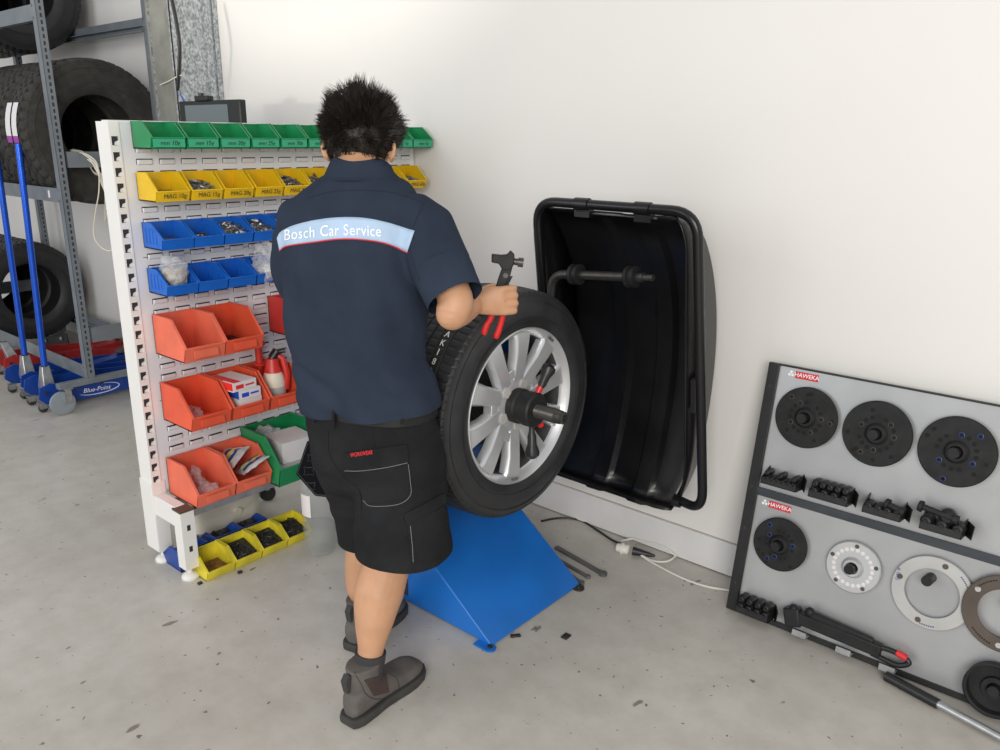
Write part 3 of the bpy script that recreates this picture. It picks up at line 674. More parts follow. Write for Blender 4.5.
def spoke(c_ang, ang_o, ang_i):
    # a spoke from hub to rim; cross-section a trapezoid with chamfered edges
    a = Vector((math.cos(ang_i), math.sin(ang_i)))*.062; b = Vector((math.cos(ang_o), math.sin(ang_o)))*.241
    d = (b-a).normalized(); s_ = Vector((-d.y, d.x)); rs = []
    for t, wd, x in ((0, .030, FX-.018), (.25, .029, FX-.012), (.6, .031, FX-.004), (.88, .037, FX-.002), (1, .046, FX-.006)):
        c = a.lerp(b, t); q = []
        for (u, dx) in ((-1, -.034), (-1, -.010), (-.78, 0), (.78, 0), (1, -.010), (1, -.034)):
            p = c+s_*u*wd; q.append(Vector((x+dx, p.x, p.y)))
        rs.append(q)
    sp.rings(rs, cap=True, closed=True, smooth=False)
for k in range(5):
    c_ = math.radians(175+72*k)
    for s_ in (-1, 1): spoke(c_, c_+s_*math.radians(17.5), c_+s_*math.radians(23))
    sp.prism([WP(.052, c_-.42, .10), WP(.052, c_-.15, .122), WP(.052, c_+.15, .122), WP(.052, c_+.42, .10)], (.034, 0, 0))
sp.lathe([(0, FX-.04), (.10, FX-.045), (.098, FX-.022), (.080, FX-.016), (.034, FX-.014), (.032, FX-.03), (0, FX-.03)], ax=(1, 0, 0), n=60)
spk = sp.build('spokes', 'alloy', wh, .0025, world=False)
for k in range(5):
    a_ = math.radians(133+72*k)
    MB().cyl(WP(FX-.018, a_, .070), WP(FX-.0105, a_, .070), .0175, n=24).build('lug_seat', 'card_grey', spk, world=False)
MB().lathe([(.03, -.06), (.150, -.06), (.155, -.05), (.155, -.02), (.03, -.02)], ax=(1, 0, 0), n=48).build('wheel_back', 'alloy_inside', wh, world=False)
MB().lathe([(.24, 0), (.247, .0025), (.247, .004)], ax=(1, 0, 0), n=4)
for a_, in ((math.radians(55),), (math.radians(262),)):
    MB().bar(WP(FX+.012, a_-.06, .2375), WP(FX+.012, a_+.06, .2375), .007, .006, (1, 0, 0)).build('balance_weight', 'lead', wh, world=False)
MB().cyl(WP(.1195, math.radians(243), .315), WP(.1205, math.radians(243), .315), .005, n=10).build('red_dot', 'logo_red', wh, world=False)
for word, a0, stp, rr_, sz in (('KENDA', 62, 7.5, .307, .032), ('RADIAL', 200, -5, .300, .018)):
    for i, ch in enumerate(word):
        a_ = math.radians(a0-stp*i); ra = Vector((0, math.cos(a_), math.sin(a_))); ta = Vector((0, math.sin(a_), -math.cos(a_)))
        if stp < 0: ra = -ra; ta = -ta
        text_obj('sidewall_letter', ch, sz, 'tyre_wall', wh, mtx((.1215 if rr_ > .305 else .121, (-1 if stp < 0 else 1)*ra.y*rr_, (-1 if stp < 0 else 1)*ra.z*rr_), ta, ra), .0012)
for i, ch in enumerate('AK181'):
    a_ = math.radians(134+4.6*i); ra = Vector((0, math.cos(a_), math.sin(a_))); ta = Vector((0, -math.sin(a_), math.cos(a_)))
    text_obj('tread_letter', ch, .028, 'cord_white', wh, mtx(Vector((.062, 0, 0))+ra*.3705, Vector((1, 0, 0)), -ta) if False else mtx(Vector((.036, 0, 0))+ra*.3705, (1, 0, 0), -ta), .0004)
# quick nut
qn = thing('quick_nut', 'black quick-release nut with two grip handles clamped on the balancer shaft', 'nut', (-1.48, SY, SZ))
o0 = (-1.52, SY, SZ); AX = (1, 0, 0)
MB().lathe([(.0225, .0), (.052, .0), (.056, .004), (.056, .030), (.050, .036), (.050, .050), (.055, .054), (.055, .086), (.050, .092), (.0225, .092)], o0, AX, n=40).build('nut_body', 'steel_black', qn)
for dy, dz in ((.070, .125), (-.007, -.150)):
    d = Vector((0, dy, dz)); L = d.length; d.normalize(); b0 = Vector((-1.448, SY, SZ))
    ps = [b0+d*.03, b0+d*.07, b0+d*.085, b0+d*(L*.75), b0+d*(L*.92), b0+d*(L*1.0), b0+d*(L*1.06)]
    ps = [p+Vector((.012*(i/6), 0, 0)) for i, p in enumerate(ps)]
    MB().tube(ps, [.008, .009, .014, .015, .0235, .022, .008], 14).build('grip_handle', 'black_plastic', qn)
for dy, dz in ((.028, .052), (.034, -.05)):
    d = Vector((.006, dy, dz)); MB().tube([Vector((-1.455, SY, SZ))+d*.7, Vector((-1.453, SY, SZ))+d*1.28], .0105, 12).build('red_tab', 'red_paint', qn)

# ------------------------------------------------------------------ cables, floor bits
cb = bez([atz(541, 521, .004), atz(560, 518, .004), atz(580, 520, .004), atz(597, 530, .004), atz(614, 541, .006), atz(626, 545, .012)], 8)
MB().tube(cb, .0045, 8).build('x', 'cord_black') if False else None
o = MB().tube([p for p in cb], .0045, 8).build('power_cable', 'cord_black', None, loc=cb[0]); tag(o, 'thin black cable running along the floor from the blue machine to the plug', 'cable')
wc = bez([atz(620, 541, .012), atz(640, 538, .02), atz(668, 541, .03), atz(677, 552, .014), atz(668, 561, .008), atz(650, 560, .006), atz(634, 549, .02), atz(648, 560, .006), atz(680, 577, .005), atz(705, 586, .005), atz(727, 590, .005), atz(760, 596, .005)], 10)
for p in wc: p.y = min(p.y, WY-.02)
o = MB().tube(wc, .0042, 8).build('extension_lead', 'cord_white', None, loc=wc[-1]); tag(o, 'cream extension lead looping along the skirting towards the tool board', 'cable')
pl = thing('plug_connector', 'grey and black plug joined to a socket on the floor by the skirting', 'plug', atz(630, 547, .0))
pa = atz(616, 547, .018); pb = atz(634, 551, .018); pc = atz(655, 556, .015)
MB().lathe([(.008, 0), (.016, .004), (.018, .02), (.023, .022), (.023, .030), (.019, .032), (.019, .05), (.012, .055)], pa, pb-pa, n=18, cap=True).build('socket', 'cord_white', pl)
MB().tube([pa.lerp(pb, .95), pb, pb.lerp(pc, .5), pc], [.018, .017, .012, .005], 14).build('plug', 'cord_black', pl)
fbars = [((556, 547), (603, 574), .02, 'upper wide flat steel bar on the floor beside the blue base'), ((552, 556), (588, 577), .012, 'middle thin steel rod on the floor beside the blue base'), ((550, 562), (582, 583), .012, 'lowest thin steel rod on the floor beside the blue base')]
for (a_, b_, wd, lab) in fbars:
    p = atz(*a_, .006); q = atz(*b_, .006); mb = MB().bar(p, q, wd, .010)
    mb.cyl(q+Vector((0, 0, -.004)), q+Vector((0, 0, .007)), wd*.8, n=14)
    tag(mb.build('steel_bar', 'flat_bar', None, .0015, loc=p), lab, 'bar', 'steel bars lying by the machine base')
for (px, py, a_, s_, lab) in ((515.5, 636.5, .2, (.034, .014), 'small dark rubber chip on the floor nearer the blue base corner'), (566, 637, .9, (.030, .022), 'small dark square chip on the floor further right of the blue base')):
    p = atz(px, py, .0); m__ = Matrix.Translation(p) @ Matrix.Rotation(math.radians(40)+a_, 4, 'Z')
    tag(MB().box((-s_[0]/2, -s_[1]/2, 0), (s_[0]/2, s_[1]/2, .006), m__).build('rubber_chip', 'lead_dark', None, .001, loc=p), lab, 'debris')
# ------------------------------------------------------------------ tool board leaning on the wall
b_u = Vector((0, .15, .865)).normalized(); b_n = Vector((0, -.865, .15)).normalized(); b_o = Vector((0, 2.41, .003))
def bd(x, s, d=0): return Vector((x, 0, 0)) + b_o + b_u*s + b_n*d
def bbox(mb, x0, s0, x1, s1, d0, d1):
    m__ = Matrix(((1, 0, 0), tuple(b_u), tuple(b_n))).transposed().to_4x4(); m__.translation = b_o
    return mb.box((x0, s0, d0), (x1, s1, d1), m__)
BX0, BX1, BS = -.985, .30, .876
tbd = thing('tool_board', 'grey metal board with black edge leaning on the wall, holding balancing discs and cones', 'tool board', bd(-.34, 0, -.01))
bbox(MB(), BX0+.03, .0, BX1, BS, -.012, 0).build('backing_sheet', 'board_grey', tbd)
bbox(MB(), BX0, -.001, BX0+.036, BS+.002, -.014, .012).build('side_frame', 'board_frame', tbd, .002)
for s in (.10, .30, .45, .80): MB().cyl(bd(BX0+.016, s, .011), bd(BX0+.016, s, .0135), .004, n=10).build('rivet', 'rail_dark', tbd)
bbox(MB(), BX0+.03, BS-.004, BX1, BS+.002, -.012, .004).build('top_edge', 'board_frame', tbd)
bbox(bbox(MB(), BX0+.036, .436, BX1, .452, 0, .012), BX0+.036, .424, BX1, .436, 0, .004).build('middle_rail', 'rail_dark', tbd)
bbox(MB(), BX0+.036, .0, BX1, .018, 0, .008).build('bottom_rail', 'board_frame', tbd)
for xl, sl in ((-.872, .852), (-.882, .404)):
    bbox(MB(), xl-.024, sl-.0115, xl+.052, sl+.0115, .0002, .0012).build('logo_plate', 'logo_red', tbd)
    text_obj('logo_lettering', 'HAWEKA', .019, 'white_print', tbd, Matrix.Translation(-tbd.location) @ mtx(bd(xl+.014, sl, .0016), (1, 0, 0), b_u), .0002, bold=.0002)
    mk = MB(); mk.smooth = False
    for k in range(3):
        a_ = PI/2+2*PI*k/3; cx, cs_ = xl-.038+.006*math.cos(a_), sl+.006*math.sin(a_)
        mk.prism([bd(cx+.0055*math.cos(a_+q), cs_+.0055*math.sin(a_+q), .0003) for q in (0, PI/2, PI, 1.5*PI)], b_n*.001)
    mk.build('logo_emblem', 'white_print', tbd)
def disc(x, s, r, label, name, holes, m_='disc_black', th=.012, hub=True, inner=.0, peg=(0, 0), hole_r=.0065, group=None, d0=.010, hm='hole_dark', extra=None):
    t = thing(name, label, 'disc' if inner == 0 else 'ring', bd(x, s, .002), 0, group)
    mb = MB(); mb.smooth = False
    if inner: mb.lathe([(inner, d0), (r-.002, d0), (r, d0+.002), (r, d0+th-.002), (r-.002, d0+th), (inner, d0+th), (inner, d0)], bd(x, s), b_n, n=64)
    else: mb.lathe([(.016, d0), (r-.002, d0), (r, d0+.002), (r, d0+th-.003), (r-.003, d0+th), (.034, d0+th), (.033, d0+th+.004), (.026, d0+th+.012), (.019, d0+th+.012), (.018, d0+th-.006), (.0, d0+th-.008)], bd(x, s), b_n, n=64)
    mb.build('disc_plate' if not inner else 'ring_plate', m_, t)
    for hs, hr, hmat in holes:
        mh = MB()
        for (q, rr_) in hs: mh.cyl(bd(x+rr_*math.cos(q), s+rr_*math.sin(q), d0+th-.001), bd(x+rr_*math.cos(q), s+rr_*math.sin(q), d0+th+.0006), hr, n=12)
        mh.build('bolt_holes', hmat, t)
    pg = MB().cyl(bd(x+peg[0], s+peg[1], 0), bd(x+peg[0]-.002, s+peg[1]+.0, d0+th+.035), .0155, n=20)
    pg.build('peg', 'steel_black', tbd); return t
def ringh(n, r, a0=0, skip=()): return [(a0+2*PI*k/n, r) for k in range(n) if k not in skip]
jit = random.Random(3)
for i, (x, s, r, lab) in enumerate([(-.832, .722, .100, 'large black balancing disc below the top logo, leftmost of the top row'), (-.613, .722, .102, 'large black balancing disc, middle of the three in the top row'), (-.392, .722, .104, 'large black balancing disc at the right end of the top row'), (-.840, .284, .090, 'black balancing disc below the lower logo, left end of the lower row')]):
    pts = ringh(16, r*.50, .1+i*.3, (3, 7, 12)[:i+1]) + [(jit.uniform(0, 2*PI), r*jit.uniform(.72, .86)) for _ in range(7)]
    rg = [p for k, p in enumerate(pts) if k % 4 == i % 4]
    t = disc(x, s, r, lab, 'centring_disc', [(pts, .0066, 'hole_dark')], group='black balancing discs on the board')
    mh = MB()
    for (q, rr_) in rg: mh.lathe([(.0066, .0), (.0080, .0008), (.0066, .0012)], bd(x+rr_*math.cos(q), s+rr_*math.sin(q), .0218), b_n, n=14)
    mh.build('hole_rings', 'ring_brown' if i < 2 else 'blue_dark_plastic', t)
disc(-.605, .288, .083, 'small silver drilled disc between the black disc and the large ring', 'centring_disc', [(ringh(22, .058, .05), .0062, 'card_white'), (ringh(5, .070, .3), .0068, 'ring_brown')], 'disc_alu', .008)
r6 = disc(-.378, .288, .112, 'large silver flat ring hanging on a peg in the lower row', 'centring_ring', [(ringh(4, .094, 1.35), .0085, 'ring_brown'), ([(.55+.06*k, .100) for k in range(6)] + [(-1.7+.06*k, .101) for k in range(7)], .0022, 'print_dark')], 'ring_alu', .006, inner=.075, peg=(-.012, .042))
text_obj('engraving', '# 1245', .014, 'print_dark', r6, Matrix.Translation(-r6.location) @ mtx(bd(-.378-.098, .288+.026, .0166), -b_u, (1, 0, 0)), .0002)
disc(-.185, .300, .112, 'large brown flat ring cut by the right edge of the photo', 'centring_ring', [([(2.0+.07*k, .098) for k in range(9)] + [(3.9+.07*k, .098) for k in range(9)], .0024, 'hole_dark'), (ringh(3, .093, 2.6), .008, 'ring_alu')], 'ring_brown', .008, inner=.072, peg=(.01, .04), d0=.020)
t = thing('centring_cup', 'deep black cup on a peg at the lower right of the board', 'cup', bd(-.172, .080, .002))
MB().lathe([(.02, .012), (.070, .012), (.076, .018), (.078, .05), (.074, .052), (.068, .048), (.066, .022), (.034, .020), (.033, .034), (.019, .034), (.018, .018), (0, .018)], bd(-.172, .080), b_n, n=56).build('cup_body', 'disc_black', t)
MB().cyl(bd(-.172, .080, 0), bd(-.172, .080, .055), .0155).build('peg', 'steel_black', tbd)
# trays of small cones
def cone_tray(x0, s0, w_, rows_, lab, seed, extra=False):
    tr = MB(); tr.smooth = False; dep = .062
    bbox(tr, x0, s0, x0+w_, s0+.003, 0, dep); bbox(tr, x0, s0, x0+w_, s0+.022, dep-.003, dep)
    for xx in (x0, x0+w_-.003):
        tr.prism([bd(xx, s0, 0), bd(xx, s0, dep), bd(xx, s0+.022, dep), bd(xx, s0+.052, .0)], (.003, 0, 0))
    ft = tr.prism([bd(x0+w_, s0, 0), bd(x0+w_+.022, s0+.004, dep*.8), bd(x0+w_+.024, s0+.046, dep*.8), bd(x0+w_, s0+.046, 0)], (.002, 0, 0))
    tr.build('cone_tray', 'board_frame', tbd)
    k = 0
    for (n, sz, ds) in rows_:
        for i in range(n):
            xx = x0+.014+(w_-.028)*(i/max(1, n-1)); ss = s0+.006+sz+ds; k += 1
            mb = MB().lathe([(0, .006), (sz*.75, .006), (sz, .012), (sz, .045), (sz*.7, .058), (sz*.35, .060), (sz*.33, .068), (0, .068)], bd(xx, ss, 0), b_n, n=18)
            wr = ['lower', 'upper'][rows_.index((n, sz, ds))]
            tag(mb.build('centring_pin', 'steel_black', None, loc=bd(xx, ss, .01)), 'round dark pin, '+ordn[i]+' from left, '+wr+' row, '+lab, 'pin', 'pins in the trays of the tool board')
cone_tray(-.925, .482, .118, [(6, .0115, 0), (3, .0105, .021)], 'tray under the top left disc', 1)
cone_tray(-.768, .482, .122, [(4, .015, 0), (5, .0125, .027)], 'tray under the top middle disc', 2)
cone_tray(-.602, .482, .110, [(4, .0145, 0)], 'third tray on the top half', 3)
cone_tray(-.440, .482, .112, [(3, .0185, 0)], 'tray under the top right disc', 4)
cone_tray(-.935, .022, .115, [(4, .0145, 0), (4, .0135, .026)], 'tray at the lower left corner', 5)
for (x, s, L, lab) in ((-.545, .525, .055, 'short dark bolt lying on the pins of the third tray'), (-.455, .545, .105, 'long dark bolt lying across the pins of the right tray')):
    p = bd(x, s, .045); q = bd(x+L, s-.012, .05)
    mb = MB().cyl(p, q, .0095).lathe([(0, 0), (.015, 0), (.017, .004), (.017, .012), (.0, .013)], p, q-p, n=20).lathe([(0, 0), (.014, 0), (.014, .014), (0, .014)], q-(q-p).normalized()*.01, q-p, n=20)
    tag(mb.build('clamp_bolt', 'steel_black', None, loc=p), lab, 'bolt')
tag(MB().lathe([(0, .02), (.022, .02), (.024, .026), (.024, .045), (.014, .056), (0, .056)], bd(-.375, .533), b_n, n=24).build('centring_pin', 'steel_black', None, loc=bd(-.375, .533, .02)), 'larger round dark pin stacked highest in the right tray', 'pin')
# long adjusting tool across the bottom
for xx in (-.74, -.60, -.47): bbox(bbox(MB(), xx, .012, xx+.045, .015, 0, .05), xx, .012, xx+.045, .034, .047, .05).build('tool_hook', 'zinc', tbd)
tl = thing('clamp_tool', 'long black clamping tool with red-marked handle resting in hooks along the board bottom', 'tool', bd(-.58, .05, .03))
pA, pB = bd(-.735, .072, .030), bd(-.475, .064, .030)
MB().bar(pA, pB, .034, .040, b_u).bar(bd(-.70, .098, .032), bd(-.50, .084, .032), .022, .022, b_u).build('tool_body', 'steel_black', tl, .005)
MB().bar(bd(-.775, .060, .03), bd(-.725, .075, .03), .042, .062, b_u).ball(bd(-.70, .104, .035), .016).ball(bd(-.752, .096, .035), .015).cyl(bd(-.76, .04, .03), bd(-.755, .098, .03), .012).build('tool_jaw', 'steel_black', tl, .006)
hd = round_path([bd(-.50, .075, .034), bd(-.44, .082, .036), bd(-.385, .066, .036), bd(-.42, .040, .036), bd(-.50, .048, .034)], .02, 5)
MB().tube(hd, .0085, 10).build('tool_handle', 'black_plastic', tl)
MB().cyl(bd(-.432, .0805, .036), bd(-.402, .074, .036), .0105).build('red_band', 'logo_red', tl)
gA, gB = atz(886, 676, .016), atz(938, 704, .016); gd = (gB-gA).normalized()
tq = thing('torque_bar', 'steel bar with black rubber grip lying on the floor along the board foot', 'bar', gA)
MB().cyl(gA, gB, .0155, n=20).build('rubber_grip', 'black_plastic', tq)
MB().cyl(gB, gB+gd*.55, .011, n=16).build('steel_tube', 'zinc', tq)

# ------------------------------------------------------------------ tyre rack
RX = -4.80
rk = thing('tyre_rack', 'grey steel rolling tyre rack with angled posts on castor wheels at the left', 'rack', (RX-.9, 2.2, 0))
def post(x, y, nm='rack_post'):
    m_ = MB(); m_.smooth = False
    m_.box((x-.024, y-.002, .188), (x+.024, y+.002, 2.9)); m_.box((x+.020, y, .188), (x+.024, y+.042, 2.9)); m_.box((x-.024, y, .188), (x-.020, y+.042, 2.9))
    z = .22
    while z < 2.85:
        m_.slot(1).box((x+.0238, y+.017, z), (x+.0246, y+.027, z+.020)); m_.slot(0); z += .034
    m_.build(nm, ['rack_grey', 'slot_dark'], rk)
xs_ = [RX, RX-2.0]
for x in xs_:
    for y in (1.865, 2.46): post(x, y)
    MB().box((x-.025, 1.70, .155), (x+.025, 2.59, .188)).build('base_rail', 'rack_grey', rk, .003)
    for z in (.40, 1.395): MB().box((x-.003, 1.92, z), (x+.028, 2.48, z+.085)).build('side_brace', 'rack_grey', rk)
for z in (.185, 1.205, 2.145):
    for y, s_ in ((1.87, 1), (2.47, -1)):
        MB().box((xs_[1], y-.002, z), (xs_[0]-.02, y+.002, z+.078)).box((xs_[1], y, z+.028), (xs_[0]-.02, y+s_*.035, z+.032)).box((xs_[1], y, z), (xs_[0]-.02, y+s_*.03, z+.004)).build('shelf_beam', 'rack_grey', rk)
        MB().box((RX-.028, y-.006, z-.012), (RX-.0, y-.002, z+.09)).cyl((RX-.014, y-.006, z+.07), (RX-.014, y-.012, z+.07), .006, n=8).cyl((RX-.014, y-.006, z+.01), (RX-.014, y-.012, z+.01), .006, n=8).build('beam_bracket', 'rack_grey', rk)
MB().box((RX-.165, 1.8655, 1.227), (RX-.145, 1.8677, 1.267)).build('shelf_label', 'sticker', rk); MB().box((RX-.6, 1.8655, 2.17), (RX-.57, 1.8677, 2.21)).build('shelf_label', 'sticker', rk)
for x in xs_:
    for y in (1.745, 2.50):
        cst = MB().box((x-.024, y-.02, .148), (x+.024, y+.03, .155)).box((x+.016, y-.014, .07), (x+.021, y+.020, .15)).box((x-.021, y-.014, .07), (x-.016, y+.020, .15)).build('castor_fork', 'zinc', rk)
        MB().lathe([(0, -.013), (.052, -.013), (.060, -.013), (.060, -.010), (.069, -.010), (.070, 0), (.069, .010), (.060, .010), (.060, .013), (.052, .013), (0, .013)], (x, y-.03, .0705), (1, 0, 0), n=40).cyl((x+.013, y-.03, .0705), (x+.024, y-.03, .0705), .008, n=10).build('castor_wheel', 'caster_rubber', cst)
# racked tyres
TY = 2.17
def racked(proto, mats, spots, lab_f, group):
    first = None
    for i, (x, z, y) in enumerate(spots):
        if first is None:
            t = thing('rack_tyre', lab_f(i), 'tyre', (x, y, z), 0, group); proto.build('tyre_carcass', mats, t, world=False); first = t
        else:
            t = copy_tree(first); t.location = (x, y, z); t['label'] = lab_f(i)
        t.rotation_euler = (i*.37+.1, 0, .0)
big = tyre_mesh('t', .412, .265, .215, None, nb=46, gd=.013, seg=4, grooves=4)
med = tyre_mesh('t', .360, .215, .205, None, nb=60, gd=.008, seg=4, grooves=4)
def pl_(i, n, shelf): return 'black tyre on the %s, %s' % (shelf, ['nearest the end of the rack', 'second from the rack end', 'third from the rack end', 'fourth from the rack end', 'fifth from the rack end', 'sixth from the rack end'][i])
racked(big, ['tyre_dusty', 'tyre_dusty'], [(-5.04-.285*k, 1.277+.305, TY+.01) for k in range(4)], lambda i: pl_(i, 4, 'middle shelf with chunky tread'), 'tyres on the middle shelf')
racked(med, ['tyre_rubber', 'tyre_rubber'], [(-6.42-.235*k, .235+.235, TY) for k in range(4)], lambda i: pl_(i, 4, 'bottom shelf'), 'tyres on the bottom shelf')
racked(tyre_mesh('t', .370, .235, .205, None, nb=60, gd=.008, seg=4, grooves=4), ['tyre_rubber', 'tyre_rubber'], [(-5.85-.255*k, 2.17+.255, TY) for k in range(4)], lambda i: pl_(i, 4, 'top shelf'), 'tyres on the top shelf')
tb0 = [o for o in C.objects if o.get('label', '').startswith('black tyre on the middle shelf with chunky tread, nearest')][0]
for k, (xo, ang) in enumerate(((-.095, 152), (-.005, 150))):
    for part, z0, z1, m__ in (('paper_sticker', 158, 184, 'sticker'), ('sticker_stripe', 183, 188, 'sticker_purple')):
        g = [[Vector((xo-.025+.07*p, .4145*math.cos(math.radians(a_)), .4145*math.sin(math.radians(a_)))) for p in (0, 1)] for a_ in [z0+(z1-z0)*q/6 for q in range(7)]]
        o_ = MB().rings(g, cap=False, closed=False).build(part, m__, None); o_.parent = tb0; o_.rotation_euler = (-.1, 0, 0)

# ------------------------------------------------------------------ trolley jacks
def jack(name, label, loc, rz, mb_, mh_, L=.66, logo=False, group=None, tilt=.12, hl=1.35, handle=True):
    t = thing(name, label, 'jack', loc, rz, group)         # local: +y forward to the saddle, x across
    for s_ in (-1, 1):
        x = s_*.125
        pl = [(x, -.06, .05), (x, -.10, .09), (x, -.09, .155), (x, -.03, .175), (x, .03, .150), (x, .20, .150), (x, L, .110), (x, L+.02, .05), (x, .06, .035)]
        sd = MB().prism(pl, (-s_*.006, 0, 0)).build('side_plate', mb_, t, .002, world=False)
        for yy, zz in ((-.055, .12), (.26, .12), (L-.06, .085)): MB().cyl((x-.004*s_, yy, zz), (x+.006*s_, yy, zz), .011, n=6).build('side_bolt', 'steel_dark', sd, world=False)
        MB().lathe([(0, -.02), (.030, -.02), (.036, -.015), (.036, .015), (.030, .02), (0, .02)], (s_*.105, L-.02, .037), (1, 0, 0), n=24).build('front_wheel', 'steel_dark', t, world=False)
        fk = MB().box((s_*.095-.016, -.10, .055), (s_*.095+.016, -.05, .06)).box((s_*.095-.017, -.095, .025), (s_*.095-.013, -.055, .06)).box((s_*.095+.013, -.095, .025), (s_*.095+.017, -.055, .06)).build('castor_fork', 'zinc', t, world=False)
        MB().lathe([(0, -.010), (.022, -.010), (.027, -.006), (.027, .006), (.022, .010), (0, .010)], (s_*.095, -.075, .0275), (1, 0, 0), n=24).build('rear_castor', 'steel_dark', fk, world=False)
    MB().prism([(-.045, .10, .09), (-.045, L-.14, .13), (-.045, L-.02, .155), (-.045, L-.02, .135), (-.045, L-.14, .09), (-.045, .10, .06)], (.09, 0, 0)).build('lift_arm', mb_, t, .003, world=False)
    MB().lathe([(0, 0), (.045, 0), (.05, .008), (.045, .016), (.03, .012), (0, .012)], (0, L-.06, .15), n=24).build('saddle', 'steel_dark', t, world=False)
    MB().cyl((-.12, .02, .09), (.12, .02, .09), .018).box((-.05, -.03, .05), (.05, .16, .11)).cyl((-.12, L-.06, .09), (.12, L-.06, .09), .012).build('pump_block', 'zinc', t, .004, world=False)
    d = Vector((0, -tilt, 1)).normalized(); b0 = Vector((0, -.01, .10))
    MB().rings([[b0+d*h+Vector((x*ww, y*wy, 0)) for x, y in ((-1, -1), (1, -1), (1, 1), (-1, 1))] for h, ww, wy in ((0, .052, .03), (.03, .052, .032), (.11, .028, .026), (.15, .022, .022))], smooth=False).build('handle_yoke', 'zinc', t, .004, world=False)
    for s_ in (-1, 1): MB().cyl((s_*.05, -.01, .11), (s_*.062, -.01, .11), .012, n=12).build('yoke_bolt', 'steel_dark', t, world=False)
    if handle:
        p0 = b0+d*.14; p1 = b0+d*hl
        hh = MB().cyl(p0, p1, .0175, n=20).build('jack_handle', mh_, t, world=False)
        MB().cyl(p0-d*.004, p0+d*.014, .0195, n=20).build('handle_collar', 'black_metal', hh, world=False)
    if logo:
        MBX = .1262
        text_obj('maker_lettering', 'Blue-Point', .038, 'white_print', t, mtx((MBX, .225, .083), (0, 1, -.04), (0, 0, 1)), .0003, shear=.25)
        sw = [Vector((MBX+.0003, .235+.125*math.cos(a_), .083+.030*math.sin(a_))) for a_ in [math.radians(-150+230*k/24) for k in range(25)]]
        MB().tube(sw, [.0012+.0018*math.sin(PI*k/24) for k in range(25)], 5).build('maker_swoosh', 'white_print', t, world=False)
    return t
# handle direction fixed by the photo: feet at the yokes, tops leaning left and away
jack('trolley_jack', 'blue trolley jack with tall blue handle and white lettering on its side, nearest the panel', (-5.02, 1.73, 0), math.radians(-2), 'jack_blue', 'jack_handle_blue', logo=True, group='blue trolley jacks', tilt=-.035, hl=1.42)
jack('trolley_jack', 'blue trolley jack with blue handle further left under the rack', (-5.37, 1.75, 0), math.radians(1), 'jack_blue', 'jack_handle_blue', group='blue trolley jacks', tilt=-.02, hl=1.42)
jack('trolley_jack', 'red trolley jack under the rack behind the blue ones', (-5.85, 1.84, 0), math.radians(-6), 'jack_red', 'jack_red', L=.74, tilt=.3, handle=False)
t = thing('jack_stand_plate', 'red steel arm with black bolted plate on the floor behind the blue jacks', 'jack part', (-5.55, 2.28, 0))
MB().bar(aty(40, 356, 2.26)+Vector((0, .03, 0)), aty(94, 350, 2.30), .03, .07).build('red_arm', 'jack_red', t, .006)
bp_ = MB().bar(aty(42, 344, 2.22), aty(68, 340, 2.24), .012, .10).build('bolted_plate', 'black_metal', t, .002)
for k in (.2, .8):
    p = aty(42, 341, 2.22).lerp(aty(68, 337, 2.24), k); MB().cyl(p, p+Vector((.006, -.016, 0)), .012, n=6).build('plate_bolt', 'zinc', bp_)

# ------------------------------------------------------------------ hanging cable, cable tie, hose, monitor trolley
rnd = random.Random(5); hc = MB(); top = aty(80, 152, 2.0)
for k in range(9):
    j = lambda q: rnd.uniform(-q, q); yy = 1.99+.012*k; e = rnd.uniform(0, 10)
    pts = [aty(72+j(2), 151+j(2), yy), aty(84+j(2), 153+j(2)+k*.5, yy), aty(95+j(2), 163+k*1.2, yy), aty(102+j(2), 180+j(3), yy), aty(106+j(2), 198+j(4), yy+.02), aty(107+j(3), 212+e, yy+.05)]
    hc.tube(bez(pts, 7), .0036, 6)
hc.tube(bez([aty(82, 153, 1.99), aty(97, 166, 1.98), aty(99, 190, 1.98), aty(95, 215, 1.98), aty(94, 236, 1.98), aty(102, 248, 1.98), aty(112, 250, 2.02), aty(114, 235, 2.05)], 8), .0036, 6)
tag(hc.build('cable_coil', 'cream', None, loc=top), 'loose coil of cream cable hanging over the rack brace beside the white panel', 'cable')
tie = [aty(160, 85, 2.33), aty(168, 81.5, 2.32), aty(176, 77, 2.32), aty(182, 75, 2.33)]
tag(MB().tube(tie, .003, 6).build('cable_tie', 'cream', None, loc=tie[0]), 'pale cable tie strapped round the galvanised column', 'cable tie')
hs = bez([aty(172, 0, 2.325), aty(176, 20, 2.325), aty(179.5, 45, 2.325), aty(179, 72, 2.325), aty(177.5, 90, 2.325)], 6)
tag(MB().tube(hs, .010, 8).build('black_hose', 'cord_black', None, loc=hs[0]), 'black hose running down the galvanised column', 'hose')
bc = bez([aty(180, 94, 2.32), aty(183, 99, 2.31), aty(187, 105, 2.30), aty(192, 114, 2.25)], 5)
tag(MB().tube(bc, .004, 6).build('blue_cable', 'box_blue', None, loc=bc[0]), 'thin blue cable dropping from the column to the monitor', 'cable')
mY = 2.16
tr = thing('monitor_trolley', 'dark equipment trolley standing behind the white panel', 'trolley', (-3.62, 2.16, 0))
for x, y in ((-3.82, 2.04), (-3.42, 2.04), (-3.82, 2.30), (-3.42, 2.30)):
    lg = MB().box((x-.012, y-.012, .06), (x+.012, y+.012, 1.45)).build('trolley_leg', 'trolley_grey', tr)
    MB().lathe([(0, -.01), (.024, -.01), (.028, 0), (.024, .01), (0, .01)], (x, y, .028), (1, 0, 0), n=20).cyl((x, y, .03), (x, y, .06), .006).build('castor', 'black_plastic', lg)
